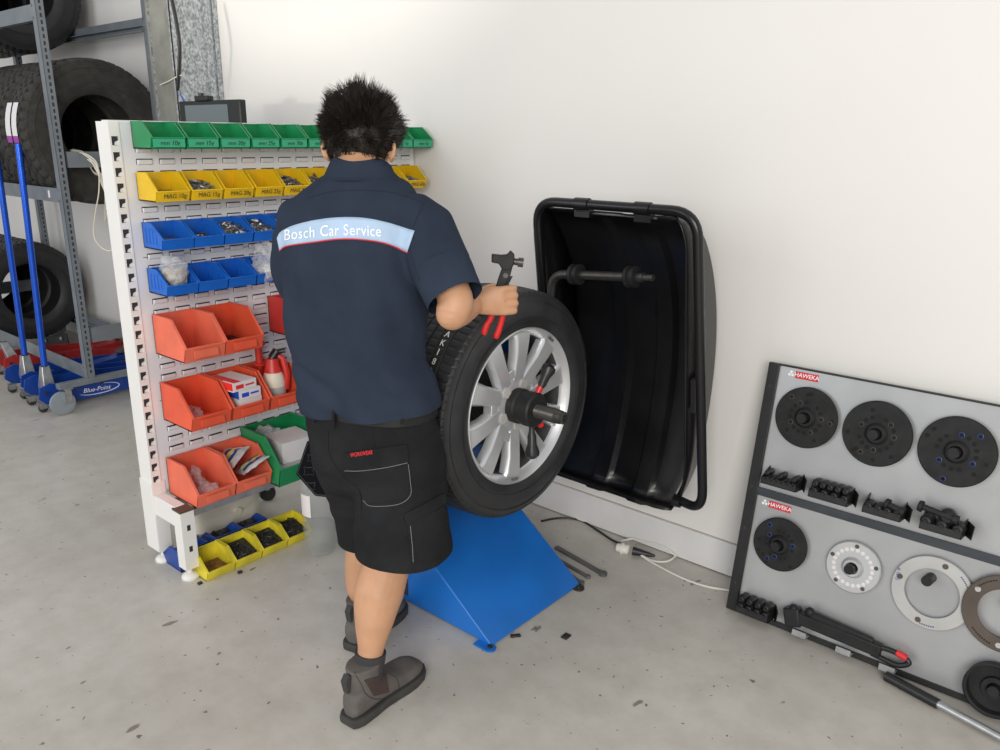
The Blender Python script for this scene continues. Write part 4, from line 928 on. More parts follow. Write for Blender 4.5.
for z in (.12, .75, 1.44): MB().box((-3.84, 2.02, z), (-3.40, 2.32, z+.02)).build('trolley_shelf', 'trolley_grey', tr)
mo = thing('monitor', 'small black monitor peeking over the top of the white panel', 'monitor', (-3.62, mY+.03, 1.46))
q0, q1 = aty(178.5, 103, mY), aty(239, 97.5, mY)
mx0, mx1, mzt = q0.x, q1.x, (q0.z+q1.z)/2
MB().box((mx0, mY, mzt-.30), (mx1, mY+.035, mzt)).build('monitor_case', 'monitor_black', mo, .006)
MB().box((mx0+.06, mY-.002, mzt-.27), (mx1-.10, mY+.001, mzt-.02)).build('monitor_screen', 'screen', mo)
MB().box((mx0+.17, mY-.01, mzt-.002), (mx0+.28, mY+.03, mzt+.022)).cyl((mx0+.22, mY, mzt+.02), (mx0+.22, mY, mzt+.035), .012).build('camera_clip', 'monitor_black', mo, .004)
MB().box((mx0+.22, mY+.03, 1.462), (mx0+.28, mY+.06, mzt-.2)).box((mx0+.12, mY-.06, 1.460), (mx0+.38, mY+.10, 1.470)).build('monitor_stand', 'monitor_black', mo)
t = thing('castor_wheel', 'small black castor on the floor behind the pale tub', 'castor', atz(268, 500, 0))
p = atz(268, 500, 0); MB().lathe([(0, -.014), (.03, -.014), (.036, -.008), (.036, .008), (.03, .014), (0, .014)], (p.x, p.y, .036), (.8, -.5, 0), n=28).build('tread', 'black_plastic', t)
MB().box((p.x-.018, p.y-.015, .055), (p.x+.018, p.y+.015, .08)).build('fork', 'zinc', t)

# ------------------------------------------------------------------ the person
def fuse(mb, name, m_, parent, voxel, it=6, fac=.5, world=True, disp=None, cuts=()):
    o = mb.build(name, m_, None); o.modifiers.clear()
    r = o.modifiers.new('r', 'REMESH'); r.mode = 'VOXEL'; r.voxel_size = voxel; r.use_smooth_shade = True
    s_ = o.modifiers.new('s', 'SMOOTH'); s_.factor = fac; s_.iterations = it
    dg = bpy.context.evaluated_depsgraph_get(); dg.update()
    me = bpy.data.meshes.new_from_object(o.evaluated_get(dg)); me.name = name
    if disp:
        me.update(); nn = [v.normal.copy() for v in me.vertices]
        for v, n_ in zip(me.vertices, nn): v.co += n_*disp(v.co, n_)
    for (cc, cn, cr_) in cuts:                                  # clean hem: cloth ends at a plane
        b_ = bmesh.new(); b_.from_mesh(me); cc = Vector(cc)
        fs = [f for f in b_.faces if (f.calc_center_median()-cc).length < cr_]
        gm_ = list({v for f in fs for v in f.verts}) + list({e for f in fs for e in f.edges}) + fs
        bmesh.ops.bisect_plane(b_, geom=gm_, plane_co=cc, plane_no=cn, clear_outer=True); b_.to_mesh(me); b_.free(); me.update()
    bv = BVHTree.FromPolygons([v.co.copy() for v in me.vertices], [tuple(p.vertices) for p in me.polygons])
    old = o.data; o.modifiers.clear(); o.data = me; bpy.data.meshes.remove(old)
    me.materials.clear(); me.materials.append(M[m_]); me.polygons.foreach_set('use_smooth', [True]*len(me.polygons))
    o.parent = parent; off = Vector(parent.location); me.transform(Matrix.Translation(-off)); me.update()
    return o, bv
def ering(c, ac, fw, a, b, n=44, e=2.0, tilt=0):
    c = Vector(c); ac = Vector(ac).normalized(); fw = Vector(fw).normalized(); out = []
    for k in range(n):
        t = 2*PI*k/n; ct, st = math.cos(t), math.sin(t)
        x = abs(ct)**(2/e)*(1 if ct > 0 else -1); y = abs(st)**(2/e)*(1 if st > 0 else -1)
        out.append(c + ac*a*x + fw*b*y + Vector((0, 0, tilt*a*x)))
    return out
hA = Vector((.97, .26, 0)).normalized(); hF = Vector((-.26, .97, 0)).normalized()
sA = Vector((.86, .51, 0)).normalized(); sF = Vector((-.51, .86, 0)).normalized()
person = thing('person', 'person seen from behind in navy work shirt and black shorts, holding pliers over the tyre', 'person', (-1.66, 1.34, 0))
def lerp(a, b, t): return a*(1-t)+b*t
# shirt
SH = [  # silhouette row y, left px, right px, depth half, offset, mix of hip/shoulder direction
 (416, 302, 440, .128, .06, 0), (401, 299, 441, .130, .06, 0), (394, 298, 441, .132, .06, 0), (378, 296, 434, .130, .06, .1), (345, 293, 426, .128, .06, .3), (305, 288, 425, .130, .06, .6),
 (268, 283, 424, .130, .06, .9), (240, 283, 424, .126, .06, 1), (216, 287, 424, .115, .06, 1), (198, 297, 417, .098, .065, 1), (186, 312, 405, .082, .07, 1), (177, 326, 396, .070, .075, 1), (172, 331, 392, .062, .08, 1)]
def torso_rings(rows, grow=0, e=2.3):
    rs = []
    for (y, xl, xr, b, off, mx) in rows:
        c = PP((xl+xr)/2, y, off); a = rad(c, (xr-xl)/2)/lerp(.93, .985, mx) + grow
        ac = hA.lerp(sA, mx).normalized(); fw = hF.lerp(sF, mx).normalized()
        rs.append(ering(c, ac, fw, a, b+grow, 48, e))
    return rs
sh = MB(); sh.rings(torso_rings(SH), cap=True)
rs1 = [PP(408, 214, .06), PP(423, 230, .03), PP(437, 260, -.03), PP(455, 298, -.09)]
sh.tube([rs1[0], rs1[1], rs1[2], rs1[3], rs1[3]+(rs1[3]-rs1[2])*.55], [.070, .080, .079, .074, .070], 28)
rs2 = [PP(306, 216, .07), PP(300, 240, .10), PP(299, 268, .15), PP(302, 285, .19)]
sh.tube(rs2, [.068, .074, .070, .066], 24)
for (x, y, o_, r_) in ((330, 188, .065, .06), (395, 190, .065, .062), (300, 210, .065, .062), (417, 210, .05, .066)):
    p = PP(x, y+12, o_); sh.ball(p, r_, 16)
sleeve_dir = (rs1[3]-rs1[2]).normalized()
def folds(p, n_):
    q = p-Vector((-1.6, 1.35, 1.1)); x = q.dot(sA); z = q.z; w_ = 0
    low = max(0, min(1, (1.12-p.z)/.25)); mid = max(0, 1-abs(p.z-1.12)/.25)
    if (p-Vector(rs1[3])).length < .12: return .002*noise.noise(p*20)
    w_ += low*.024*(noise.noise(Vector((x*7+3, z*20+x*9, 1.3)))+.25)                     # gathers above the hem
    w_ += mid*.022*noise.noise(Vector((x*9, z*4+x*6, 5.1)))
    w_ += .011*noise.noise(Vector((x*14+z*5, q.dot(sF)*8, z*7)))
    ar = max(0, min(1, (x-.13)/.08)); w_ += ar*.004*math.sin((z*1.0+x*.9)*60)*noise.noise(Vector((x*5, z*5, 2)))
    return w_
shirt, SB = fuse(sh, 'shirt', 'shirt', person, .0065, 8, disp=folds, cuts=[(rs1[3]+(rs1[3]-rs1[2])*.02, (rs1[3]-rs1[2]).normalized(), .115), (PP(370, 406, .06), Vector((.10, .05, -1)).normalized(), .30)])
# shorts
so = MB()
so.rings([ering(PP((l+r_)/2, y, o_), hA, hF, rad(PP((l+r_)/2, y, o_), (r_-l)/2)/.94, b, 44, 2.3) for (y, l, r_, b, o_) in
   ((392, 306, 432, .112, .055), (404, 305, 434, .116, .055), (425, 304, 439, .128, .055), (455, 311, 443, .134, .055), (478, 324, 445, .128, .05), (492, 338, 436, .10, .05))], cap=True)
R0, R1, R2, R3 = PP(401, 455, .04), PP(401, 500, .01), PP(404, 536, -.02), PP(405, 549, -.03)
so.rings([ering(p, hA, hF, a, b, 36, 2.2) for p, a, b in ((R0, .118, .125), (R1, .128, .13), (R2, .131, .13), (R3, .132, .13), (R3+Vector((0, 0, -.035)), .132, .13))], cap=True)
L0, L1, L2, L3 = PP(352, 455, .08), PP(368, 495, .14), PP(374, 525, .19), PP(375, 535, .21)
so.rings([ering(p, hA, hF, a, b, 36, 2.2) for p, a, b in ((L0, .105, .12), (L1, .108, .12), (L2, .106, .12), (L3, .106, .12), (L3+Vector((0, 0, -.035)), .106, .12))], cap=True)
def sfold(p, n_):
    q = p-Vector((-1.6, 1.35, .6)); return .007*noise.noise(q*9) + .010*noise.noise(Vector((q.dot(hA)*10, q.dot(hF)*10, q.z*22)))*max(0, 1-abs(q.z+.02)/.2)
shorts, TB = fuse(so, 'shorts', 'shorts', person, .0065, 7, disp=sfold, cuts=[(R3+Vector((0, 0, -.002)), (0, 0, -1), .165), (L3+Vector((0, 0, -.002)), (0, 0, -1), .15)])
# body: head, neck, arms, hands, legs in one skin
bd_ = MB()
bd_.rings(torso_rings(SH[2:], -.032), cap=True)
hf = Vector((-.54, .80, -.28)).normalized(); ha = sA.copy(); hup = ha.cross(hf).normalized()
HC = PP(361, 140, .085); HM = Matrix((ha, hf, hup)).transposed()
def hd_(x, y, z): return HC + ha*x + hf*y + hup*z
bd_.ball(hd_(0, .0, 0), .088, 24, (.92, 1.12, 1.02), HM)
bd_.ball(hd_(0, .045, -.045), .068, 20, (.92, .95, 1.15), HM)
bd_.ball(hd_(0, .062, -.095), .036, 16, (1.2, 1, .8), HM)           # chin
bd_.ball(hd_(-.035, .045, -.075), .035, 14, (1, 1, 1), HM); bd_.ball(hd_(.035, .045, -.075), .035, 14, (1, 1, 1), HM)
bd_.tube([hd_(0, .100, .0), hd_(0, .118, -.030), hd_(0, .122, -.040)], [.008, .012, .010], 10)        # nose
bd_.ball(hd_(-.013, .108, -.042), .008, 8); bd_.ball(hd_(.013, .108, -.042), .008, 8)
bd_.tube([hd_(-.022, .098, -.068), hd_(0, .108, -.066), hd_(.022, .098, -.068)], [.005, .007, .005], 8)
bd_.tube([hd_(-.045, .085, .018), hd_(-.02, .098, .022), hd_(.02, .098, .022), hd_(.045, .085, .018)], .008, 8)
for s_ in (-1, 1):
    bd_.ball(hd_(s_*.084, -.002, -.030), .029, 14, (.30, .60, 1.0), HM)
    bd_.tube([hd_(s_*.090, -.018, -.005), hd_(s_*.096, -.022, -.025), hd_(s_*.090, -.012, -.050)], .006, 8)
nk = PP(361, 176, .075)
bd_.rings([ering(p, ha, sF, a, b, 28) for p, a, b in ((nk+Vector((0, 0, -.07)), .082, .075), (nk, .068, .066), (nk.lerp(HC, .4)+sF*-.004, .063, .066), (nk.lerp(HC, .8)+sF*.0, .062, .070))], cap=True)
def limb(pts, r, n=22): bd_.tube(bez(pts, 5), [v for v in interp(r, 5)], n)
def interp(r, n):
    out = []
    for a, b in zip(r[:-1], r[1:]): out += [a+(b-a)*k/n for k in range(n)]
    return out+[r[-1]]
# right arm
EL = PP(452, 314, -.105); WR = atx(473, 304, -1.415)
limb([rs1[0], rs1[1], rs1[2], rs1[3], EL], [.052, .048, .046, .045, .043]); bd_.ball(EL, .041, 16)
limb([EL, EL.lerp(WR, .3)+Vector((0, 0, .002)), EL.lerp(WR, .7), WR], [.041, .043, .036, .0285])
hx = CR.copy(); hx.z = .10; hx.normalize(); hz = Vector((0, 0, 1)); away = Vector((-.65, .76, 0)).normalized()
hz = (hz-hx*hz.dot(hx)).normalized(); hn_ = hx.cross(hz); hn_ = hn_ if hn_.dot(away) > 0 else -hn_
def h_(x, y, z): return WR + hx*x + hz*y + hn_*z            # x along fingers, y up (thumb side), z away (palm side)
pr = []
for x, yc, hh, th in ((-.012, 0, .027, .024), (.012, .001, .030, .022), (.035, .003, .036, .018), (.060, .003, .041, .0165), (.078, .002, .039, .015), (.086, .002, .034, .012)):
    pr.append([h_(x, yc, .0) + hz*hh*math.sin(2*PI*k/24) + hn_*th*math.cos(2*PI*k/24) for k in range(24)])
bd_.rings(pr, cap=True)
FY = [.031, .011, -.009, -.028]; FL = [1.0, 1.05, 1.0, .82]
for y, L in zip(FY, FL):
    ps = [h_(.066, y, .0), h_(.086, y*1.03, .001), h_(.086+.026*L, y*1.06-.003, .018), h_(.086+.020*L, y*1.0-.006, .043*L), h_(.082, y*.95-.008, .052*L), h_(.066, y*.9-.010, .044)]
    bd_.tube(bez(ps, 4), interp([.0100, .0106, .0098, .0090, .0085, .0072], 4), 12)
ps = [h_(.010, .014, .010), h_(.030, .026, .026), h_(.052, .032, .042), h_(.072, .030, .054), h_(.086, .024, .058)]
bd_.tube(bez(ps, 4), interp([.0150, .0135, .0115, .0105, .0085], 4), 14)
# left arm (in front of the body, hand resting behind on the tyre side)
LE = PP(318, 318, .30); LW = Vector((-1.80, 1.66, .98)); 
limb([rs2[0], rs2[1].lerp(LE, .4), LE], [.050, .046, .040]); bd_.ball(LE, .041, 14)
LWr = LE + (LW-LE).normalized()*.245; limb([LE, LE.lerp(LWr, .35), LE.lerp(LWr, .7), LWr], [.040, .042, .034, .027])
lx = (LWr-LE).normalized(); lz = Vector((0, 0, 1)); lz = (lz-lx*lz.dot(lx)).normalized(); ln = lx.cross(lz)
def l_(x, y, z): return LWr + lx*x + ln*y + lz*z
bd_.rings([[l_(x, 0, 0) + ln*hh*math.sin(2*PI*k/20) + lz*th*math.cos(2*PI*k/20) for k in range(20)] for x, hh, th in ((-.012, .026, .022), (.03, .035, .018), (.06, .040, .016), (.084, .034, .012))], cap=True)
for y, L in ((.031, .9), (.011, 1.05), (-.009, 1.0), (-.028, .8)):
    bd_.tube(bez([l_(.066, y, 0), l_(.09, y*1.05, 0), l_(.09+.035*L, y*1.1, -.012), l_(.09+.052*L, y*1.1, -.034)], 4), interp([.010, .0102, .009, .0072], 4), 12)
bd_.tube(bez([l_(.012, .022, -.006), l_(.035, .044, -.016), l_(.062, .052, -.028), l_(.08, .050, -.036)], 4), interp([.015, .0130, .0110, .0085], 4), 12)
# legs
RA = Vector((-1.528, 1.232, .10)); LA = Vector((-1.785, 1.435, .10))
kn = PP(392, 548, -.03); 
limb([PP(401, 470, .04), PP(399, 520, .0), kn], [.095, .080, .066]); 
limb([kn, PP(379, 592, -.06), PP(374, 622, -.09), PP(371, 648, -.11), RA], [.064, .071, .055, .037, .034])
lk = PP(375, 520, .21)
limb([PP(356, 460, .08), PP(371, 500, .16), lk], [.082, .070, .060])
limb([lk, PP(366, 556, .215), PP(362, 585, .205), LA+Vector((0, 0, .06)), LA], [.062, .066, .052, .036, .033])
body, BB = fuse(bd_, 'body', 'skin', person, .0042, 4, .5)
# face details
for s_ in (-1, 1):
    MB().ball(hd_(s_*.030, .094, -.001), .0115, 12).build('eye', 'eye_white', person)
    MB().ball(hd_(s_*.030, .1025, -.002), .005, 10).build('pupil', 'marker', person)
    MB().tube([hd_(s_*.014, .107, .024), hd_(s_*.032, .102, .029), hd_(s_*.048, .090, .022)], [.003, .0035, .002], 6).build('eyebrow', 'hair', person)
MB().tube([hd_(-.021, .103, -.068), hd_(0, .1135, -.066), hd_(.021, .103, -.068)], [.002, .0042, .002], 8).build('mouth', 'lip', person)
# hair: cap of roots and many spiky strands
rnd = random.Random(11); hr = MB()
def scalp(v):                                                     # v unit direction in head frame; True where hair grows
    x, y, z = v; low = -.62 if y < 0 else -.62+y*1.5
    if abs(x) > .78 and y > -.02: low = max(low, -.10)
    return z > low
def sk_pt(v, g=1.0): return hd_(v[0]*.081*g, v[1]*.0985*g, v[2]*.090*g)
nlat, nlon = 26, 44; cap = []
for i in range(nlat):
    for j in range(nlon):
        q = []
        for (a, b) in ((i, j), (i, j+1), (i+1, j+1), (i+1, j)):
            th = PI*a/nlat; ph = 2*PI*b/nlon; q.append((math.sin(th)*math.cos(ph), math.sin(th)*math.sin(ph), math.cos(th)))
        if all(scalp(v) for v in q): hr.add([sk_pt(v, 1.045) for v in q], [(0, 1, 2, 3)], True)
cnt = 0
clump = [(Vector((rnd.gauss(0, 1), rnd.gauss(0, 1), rnd.gauss(0, 1))).normalized()) for _ in range(420)]
clump = [v for v in clump if scalp(v)]
while cnt < 6500:
    cdir = rnd.choice(clump); v = (cdir+Vector((rnd.gauss(0, .085), rnd.gauss(0, .085), rnd.gauss(0, .085)))).normalized()
    if not scalp(v): continue
    cnt += 1; base = sk_pt(v, 1.0); nrm = (ha*v[0]+hf*v[1]+hup*v[2]).normalized()
    top = max(0, v[2]); seed_ = noise.noise(cdir*5)*.5+.5
    L = (.020+.022*max(0, v[2]+.35)+.034*seed_*top)*rnd.uniform(.70, 1.1)
    if v[2] < -.3: L *= .62
    lean = noise.noise_vector(cdir*3.0)
    d0 = (nrm*.9 + lean*.45 + Vector((0, 0, .35*top)) + Vector((0, 0, -.9*max(0, .05-v[2]))) + Vector((rnd.gauss(0, .12), rnd.gauss(0, .12), rnd.gauss(0, .12)))).normalized()
    d1 = (d0 + lean*.35 + Vector((rnd.gauss(0, .15), rnd.gauss(0, .15), rnd.gauss(0, .15)-(.10 if v[2] < .3 else 0)))).normalized()
    p1 = base + d0*L*.55; p2 = p1 + d1*L*.5
    ctip = sk_pt(cdir, 1.0) + ((ha*cdir[0]+hf*cdir[1]+hup*cdir[2]).normalized()*.9 + lean*.9 + Vector((0, 0, .35*top-.7*max(0, .05-v[2])))).normalized()*L*1.15; p2 = p2.lerp(ctip, .62); p1 = p1.lerp(ctip, .18); u = frame_of(d0)[0]; w_ = d0.cross(u); r_ = .0011
    tri = lambda p, rr: [p+u*rr, p-u*rr*.5+w_*rr*.87, p-u*rr*.5-w_*rr*.87]
    vs = tri(base, r_)+tri(p1, r_*.8)+[p2]
    hr.add(vs, [(0, 1, 4, 3), (1, 2, 5, 4), (2, 0, 3, 5), (3, 4, 6), (4, 5, 6), (5, 3, 6)], True)
hr.build('hair', 'hair', person)

# things that lie on the clothes
def hit(bv, x, y, off=.0):
    d = ray(x, y).normalized(); h = bv.ray_cast(CAMP, d)
    if h[0] is None: return None
    n_ = h[1] if h[1].dot(d) < 0 else -h[1]
    return h[0] + n_*off
def patch(bv, TL, TR, BR, BL, nu, nv, off, name, m_, parent, thick=.002, curve=0):
    TL, TR, BR, BL = map(Vector, (TL, TR, BR, BL)); top = []; bot = []
    for i in range(nv+1):
        r1 = []; r0 = []
        for j in range(nu+1):
            u, v = j/nu, i/nv; p = TL.lerp(TR, u).lerp(BL.lerp(BR, u), v); y = p.y - curve*math.sin(PI*u)
            a = hit(bv, p.x, y, off+thick); b = hit(bv, p.x, y, off-.002)
            if a is None: a = r1[-1] if r1 else None; b = r0[-1] if r0 else None
            r1.append(a); r0.append(b)
        top.append(r1); bot.append(r0)
    if any(p is None for r in top for p in r): return None
    mb = MB(); mb.rings(top, cap=False, closed=False)
    per_t = [*top[0], *[r[-1] for r in top[1:]], *top[-1][::-1][1:], *[r[0] for r in top[::-1][1:-1]]]
    per_b = [*bot[0], *[r[-1] for r in bot[1:]], *bot[-1][::-1][1:], *[r[0] for r in bot[::-1][1:-1]]]
    mb.rings([per_t, per_b], cap=False)
    return mb.build(name, m_, parent)
def seam(bv, pts, r, name, m_, parent, off=.0005, n=6, dash=False):
    P2 = bez([Vector((x, y, 0)) for x, y in pts], n); q = [hit(bv, p.x, p.y, off) for p in P2]; q = [p for p in q if p is not None]
    if len(q) < 3: return
    q2 = [q[0]]
    for p in q[1:]:
        if (p-q2[-1]).length < .05: q2.append(p)
    MB().tube(q2, r, 6).build(name, m_, parent)
# back stripe: grid between the two edges
top_e = [(277.5, 238), (283.5, 230), (304, 222.5), (333, 218), (363, 218), (389, 223), (415, 231)]
bot_e = [(280, 250), (288, 246), (312, 242.5), (336, 239.5), (358, 239.5), (384, 243), (408, 252)]
te = bez([Vector((x, y, 0)) for x, y in top_e], 8); be = bez([Vector((x, y, 0)) for x, y in bot_e], 8)
def stripe_grid(f0, f1, off, name, m_, parent):
    rows = []; last = None
    for k in range(7):
        f_ = f0+(f1-f0)*k/6; row = []
        for a, b in zip(te, be):
            p = a.lerp(b, f_); h = hit(SB, p.x, p.y, off); row.append(h)
        rows.append(row)
    ok = [j for j in range(len(te)) if all(r[j] is not None for r in rows)]
    rows = [[r[j] for j in ok] for r in rows]
    return MB().rings(rows, cap=False, closed=False).build(name, m_, parent, solid=.0012)
stp = stripe_grid(0, 1, .0022, 'back_stripe', 'stripe', shirt)
seam(SB, [(280, 250.5), *bot_e[1:-1], (408, 252.5)], .0018, 'stripe_piping', 'piping_red', shirt, .002, 10)
# lettering that follows the cloth
def text_on(bv, txt, xa, ya, xb, yb, hpx, off, name, m_, parent, bold=.008, sag=0):
    cu = bpy.data.curves.new('c', 'FONT'); cu.body = txt; cu.size = 1; cu.resolution_u = 3; cu.offset = bold; cu.space_character = 1.06
    to = bpy.data.objects.new('t', cu); C.objects.link(to); dg = bpy.context.evaluated_depsgraph_get(); dg.update()
    me = bpy.data.meshes.new_from_object(to.evaluated_get(dg)); bpy.data.objects.remove(to)
    xs = [v.co.x for v in me.vertices]; x0, x1 = min(xs), max(xs)
    bmm = bmesh.new(); bmm.from_mesh(me); bmesh.ops.subdivide_edges(bmm, edges=[e for e in bmm.edges if e.calc_length() > .15], cuts=2); bmm.to_mesh(me); bmm.free()
    q = parent; o_ = Vector((0, 0, 0))
    while q is not None: o_ += q.location; q = q.parent
    for v in me.vertices:
        t = (v.co.x-x0)/(x1-x0); px = xa+t*(xb-xa); py = ya+(yb-ya)*t-sag*math.sin(PI*t)-v.co.y*hpx*1.25
        h = hit(bv, px, py, off) or hit(bv, px+4, py, off) or hit(bv, px-4, py, off)
        v.co = h-o_
    me.materials.clear(); me.materials.append(M[m_]); lt = bpy.data.objects.new(name, me); C.objects.link(lt); lt.parent = parent
text_on(SB, 'Bosch Car Service', 286, 240.5, 381, 236.5, 12.6, .0042, 'stripe_lettering', 'white_print', shirt, .0, 2.6)
# collar band and seams
cr = []
for (y, l, r_, b, o_) in ((190, 322, 400, .078, .074), (180, 325, 397, .075, .076), (172, 329, 394, .072, .08), (165, 332, 391, .070, .084), (163, 335, 388, .066, .086)):
    c = PP((l+r_)/2, y, o_); cr.append([p_ + Vector((0, 0, -.34*(p_-c).dot(sF))) for p_ in ering(c, sA, sF, rad(c, (r_-l)/2), b, 40, 2.1)])
MB().rings(cr, cap=False).build('collar', 'shirt', shirt, solid=.005)
seam(SB, [(306, 199), (330, 192), (362, 190), (395, 193), (424, 203)], .0012, 'yoke_seam', 'seam_navy', shirt)
seam(SB, [(424, 204), (415, 222), (410, 245), (413, 262), (420, 280)], .0014, 'armhole_seam', 'seam_navy', shirt)
seam(SB, [(429, 309), (443, 301), (460, 290), (474, 279)], .0010, 'cuff_seam', 'seam_navy', shirt)
# belt and loops
bl = []
for (y, g) in ((396, .002), (397, .006), (409, .006), (410, .002)):
    c = PP((305+435)/2, y, .055); bl.append(ering(c, hA, hF, rad(c, 65)/.94+g, .119+g, 48, 2.3))
MB().rings(bl, cap=False).build('belt', 'belt_leather', person)
for (x, y0, y1) in ((317, 406, 422), (336, 406, 427), (402, 406, 423)):
    ys = [y0+(y1-y0)*k/5 for k in range(6)]; pts = [hit(TB, x, y, .010) for y in ys]
    if all(pts): MB().tube(pts, .0048, 6).build('belt_loop', 'shorts', shorts)
fl = patch(TB, (345, 453), (407, 444), (408, 463), (346, 472), 12, 6, .001, 'pocket_flap', 'shorts', shorts, .005)
patch(TB, (358, 470), (409, 463), (410, 497), (364, 504), 12, 8, .0, 'back_pocket', 'shorts', shorts, .003)
seam(TB, [(346, 470), (362, 470), (385, 467), (407, 462)], .0008, 'stitching', 'stitch', shorts, .0065)
seam(TB, [(408, 464), (410, 480), (410, 495), (398, 504), (372, 506), (364, 500)], .0008, 'stitching', 'stitch', shorts, .0035)
seam(TB, [(372, 420), (373, 440), (374, 448)], .0012, 'yoke_dart', 'hole_dark', shorts, .001)
seam(TB, [(328, 430), (330, 455), (345, 478), (360, 492), (361, 520)], .0012, 'seat_seam', 'hole_dark', shorts, .001)
patch(TB, (404, 514), (443, 493), (445, 503), (406, 525), 10, 4, .001, 'cargo_flap', 'shorts', shorts, .006)
patch(TB, (407, 524), (446, 504), (448, 556), (411, 562), 10, 8, .0, 'cargo_pocket', 'shorts', shorts, .004)
seam(TB, [(410, 526), (412, 545), (413, 562)], .0008, 'stitching', 'stitch', shorts, .006)
text_on(TB, 'WORKWEAR', 352, 456.2, 374, 453.2, 4.6, .0085, 'red_lettering', 'logo_red', fl or shorts, .02)
# socks
def tube_on(pa, pb, r, name, m_, parent, n=24):
    pts = [Vector(pa).lerp(Vector(pb), k/4) for k in range(5)]
    return MB().tube(pts, r, n).build(name, m_, parent)
LSA = LA+Vector((0, 0, .06))
s1 = tube_on(PP(370.5, 651, -.11)+Vector((0, 0, -.002)), RA+Vector((0, 0, -.02)), [.0445, .0430, .0410, .038, .036], 'sock', 'sock', person)
s2 = tube_on(LSA, LA+Vector((0, 0, -.02)), [.0420, .0405, .039, .037, .036], 'sock', 'sock', person)
# boots
def boot(heel, toe, ank):
    heel = Vector(heel); toe = Vector(toe); d = (toe-heel); L = d.length; d.normalize(); s_ = Vector((d.y, -d.x, 0)); k_ = L/.30
    def sec(t, w_, zt, zb=.022, e=2.6, n=28, off=0):
        c = heel+d*t*k_+s_*off; out = []
        for k in range(n):
            a = 2*PI*k/n; ca, sa = math.cos(a), math.sin(a)
            x = abs(ca)**(2/e)*(1 if ca > 0 else -1)*w_; z = (zt+zb)/2+abs(sa)**(2/e)*(1 if sa > 0 else -1)*(zt-zb)/2
            out.append(c+s_*x+Vector((0, 0, z)))
        return out
    up = MB(); up.rings([sec(.004, .018, .085), sec(.012, .030, .098), sec(.03, .036, .115), (sec(.06, .0385, .122)), sec(.095, .0385, .118), sec(.125, .039, .105), sec(.155, .042, .092), sec(.19, .0465, .080), sec(.225, .0485, .073), sec(.255, .045, .068), sec(.28, .034, .058), sec(.293, .020, .046), sec(.298, .008, .036)], cap=True)
    base = heel+d*.070*k_; an = Vector(ank)
    tops = [ering(base+Vector((0, 0, .08)), d, s_, .060, .038, 28), ering(base+Vector((0, 0, .11))-d*.002, d, s_, .060, .0395, 28), ering(base+Vector((0, 0, .138))+(an-base)*.1, d, s_, .058, .0425, 28), ering(base+Vector((0, 0, .150))+(an-base)*.12, d, s_, .060, .0450, 28, tilt=.0)]
    up.rings(tops, cap=True)
    bt, bvh = fuse(up, 'boot', 'boot', person, .0045, 3)
    so_ = MB(); 
    def outl(z, g):
        P = []
        W_ = [(0, .022), (.012, .031), (.03, .037), (.07, .0385), (.12, .0375), (.16, .042), (.20, .048), (.235, .0495), (.265, .044), (.287, .030), (.299, .014)]
        for t, w_ in W_: P.append(heel+d*(t*k_+ (g if t > .2 else (-g if t < .02 else 0)))+s_*(w_+g)+Vector((0, 0, z)))
        for t, w_ in W_[::-1]: P.append(heel+d*(t*k_+ (g if t > .2 else (-g if t < .02 else 0)))-s_*(w_+g)+Vector((0, 0, z)))
        return P
    so_.rings([outl(.001, .001), outl(.006, .004), outl(.022, .005), outl(.030, .0035), outl(.031, .0)], cap=True)
    so_.build('boot_sole', 'boot_sole', bt)
    MB().prism([heel+Vector((0, 0, z))+d*x+s_*.010 for x, z in ((-.002, .110), (-.010, .150), (.004, .168), (.012, .160), (.004, .112))], s_*-.020).build('pull_tab', 'sock', bt, .001)
    sm_ = []
    return bt, bvh
rb_, rbv = boot((-1.520, 1.150, 0), (-1.548, 1.452, 0), RA+Vector((0, 0, .05)))
patch(rbv, (364, 680), (386, 674), (389, 692), (374, 696), 8, 8, .0, 'elastic_panel', 'elastic', rb_, .0018)
seam(rbv, [(354, 672), (361, 684), (366, 694), (375, 699), (386, 697), (393, 692)], .0011, 'boot_seam', 'boot_sole', rb_, .0008)
seam(rbv, [(386, 673), (396, 678), (399, 688), (394, 696)], .0011, 'boot_seam', 'boot_sole', rb_, .0008)
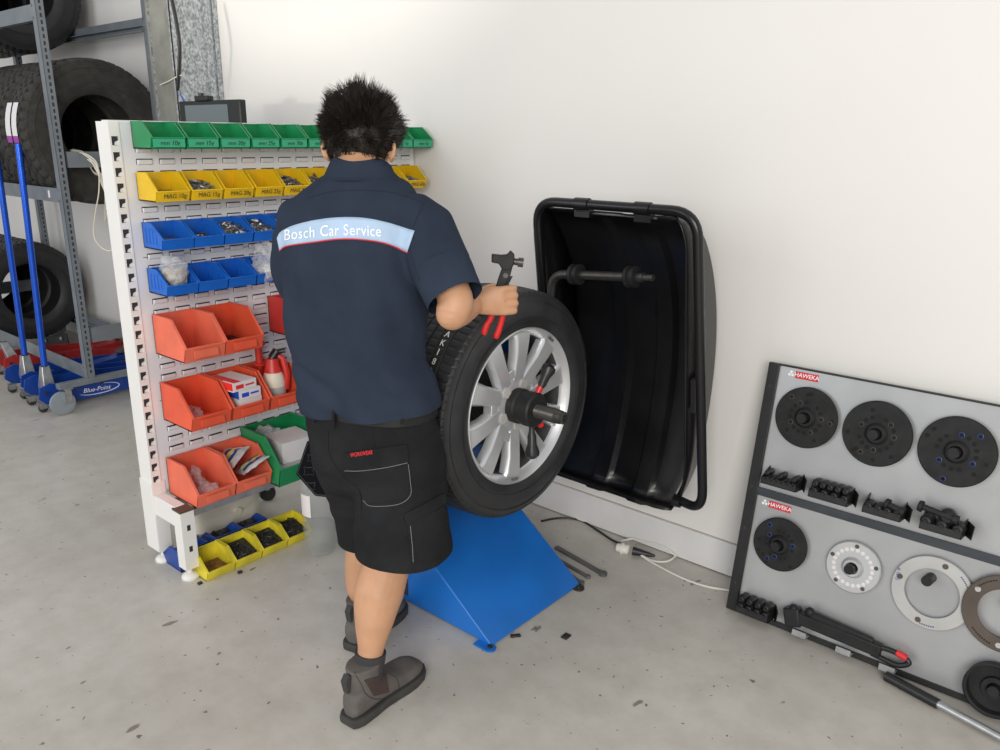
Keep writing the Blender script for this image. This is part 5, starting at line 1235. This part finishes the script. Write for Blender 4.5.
for k in range(5):
    a_ = -1.35+.20*k; c_ = (RA+Vector((0, 0, .045))) + Vector((math.cos(a_), math.sin(a_), 0))*.0425
    MB().bar(c_+Vector((0, 0, -.005)), c_+Vector((0, 0, .005)), .004, .0024, (math.cos(a_), math.sin(a_), 0)).build('sock_mark', 'piping_red', s1)
boot((-1.778, 1.372, 0), (-1.845, 1.650, 0), LA+Vector((0, 0, .05)))

# pliers in the right hand
pli = thing('wheel_weight_pliers', 'black wheel weight pliers with red dipped handles held over the tyre', 'pliers', h_(.07, .0, .03))
P0 = h_(.066, .0, .026)
def pq(x, y, z=0): return P0 + hx*(x+.20*y) + hz*y + hn_*z
up_ = []
MB().rings([[pq(x+w_*a, y, t*b) for a, b in ((-1, -1), (1, -1), (1, 1), (-1, 1))] for (x, y, w_, t) in ((-.006, -.04, .010, .006), (.000, .03, .011, .007), (.012, .066, .015, .009), (.016, .085, .014, .009))], smooth=False).build('pliers_jaw', 'steel_black', pli, .002)
MB().rings([[pq(x+w_*a, y, .004+t*b) for a, b in ((-1, -1), (1, -1), (1, 1), (-1, 1))] for (x, y, w_, t) in ((.022, -.04, .007, .005), (.014, .03, .007, .005), (.026, .06, .008, .006))], smooth=False).build('pliers_lever', 'steel_black', pli, .002)
MB().prism([pq(-.030, .125, -.010), pq(-.028, .103, -.010), pq(-.008, .098, -.010), pq(.004, .080, -.010), pq(.026, .078, -.010), pq(.034, .095, -.010), pq(.032, .118, -.010), pq(.020, .130, -.010), pq(.012, .120, -.010), pq(-.004, .120, -.010)], hn_*.020).build('pliers_head', 'steel_black', pli, .003)
MB().cyl(pq(.030, .100), pq(.044, .097), .009, n=18).cyl(pq(.044, .097), pq(.058, .094), .0125, n=18).build('hammer_face', 'steel_dark', pli, .001)
MB().cyl(pq(.014, .066, -.012), pq(.014, .066, .012), .007, n=16).build('pivot_pin', 'steel_dark', pli)
MB().tube(bez([pq(-.006, -.02), pq(-.014, -.05), pq(-.024, -.07), pq(-.028, -.092)], 5), [.008]*10+[.0085]*5+[.006], 12).build('red_handle', 'red_paint', pli)
MB().tube(bez([pq(.018, -.02), pq(.018, -.05), pq(.013, -.08), pq(.006, -.105)], 5), [.008]*10+[.0085]*5+[.006], 12).build('red_handle', 'red_paint', pli)
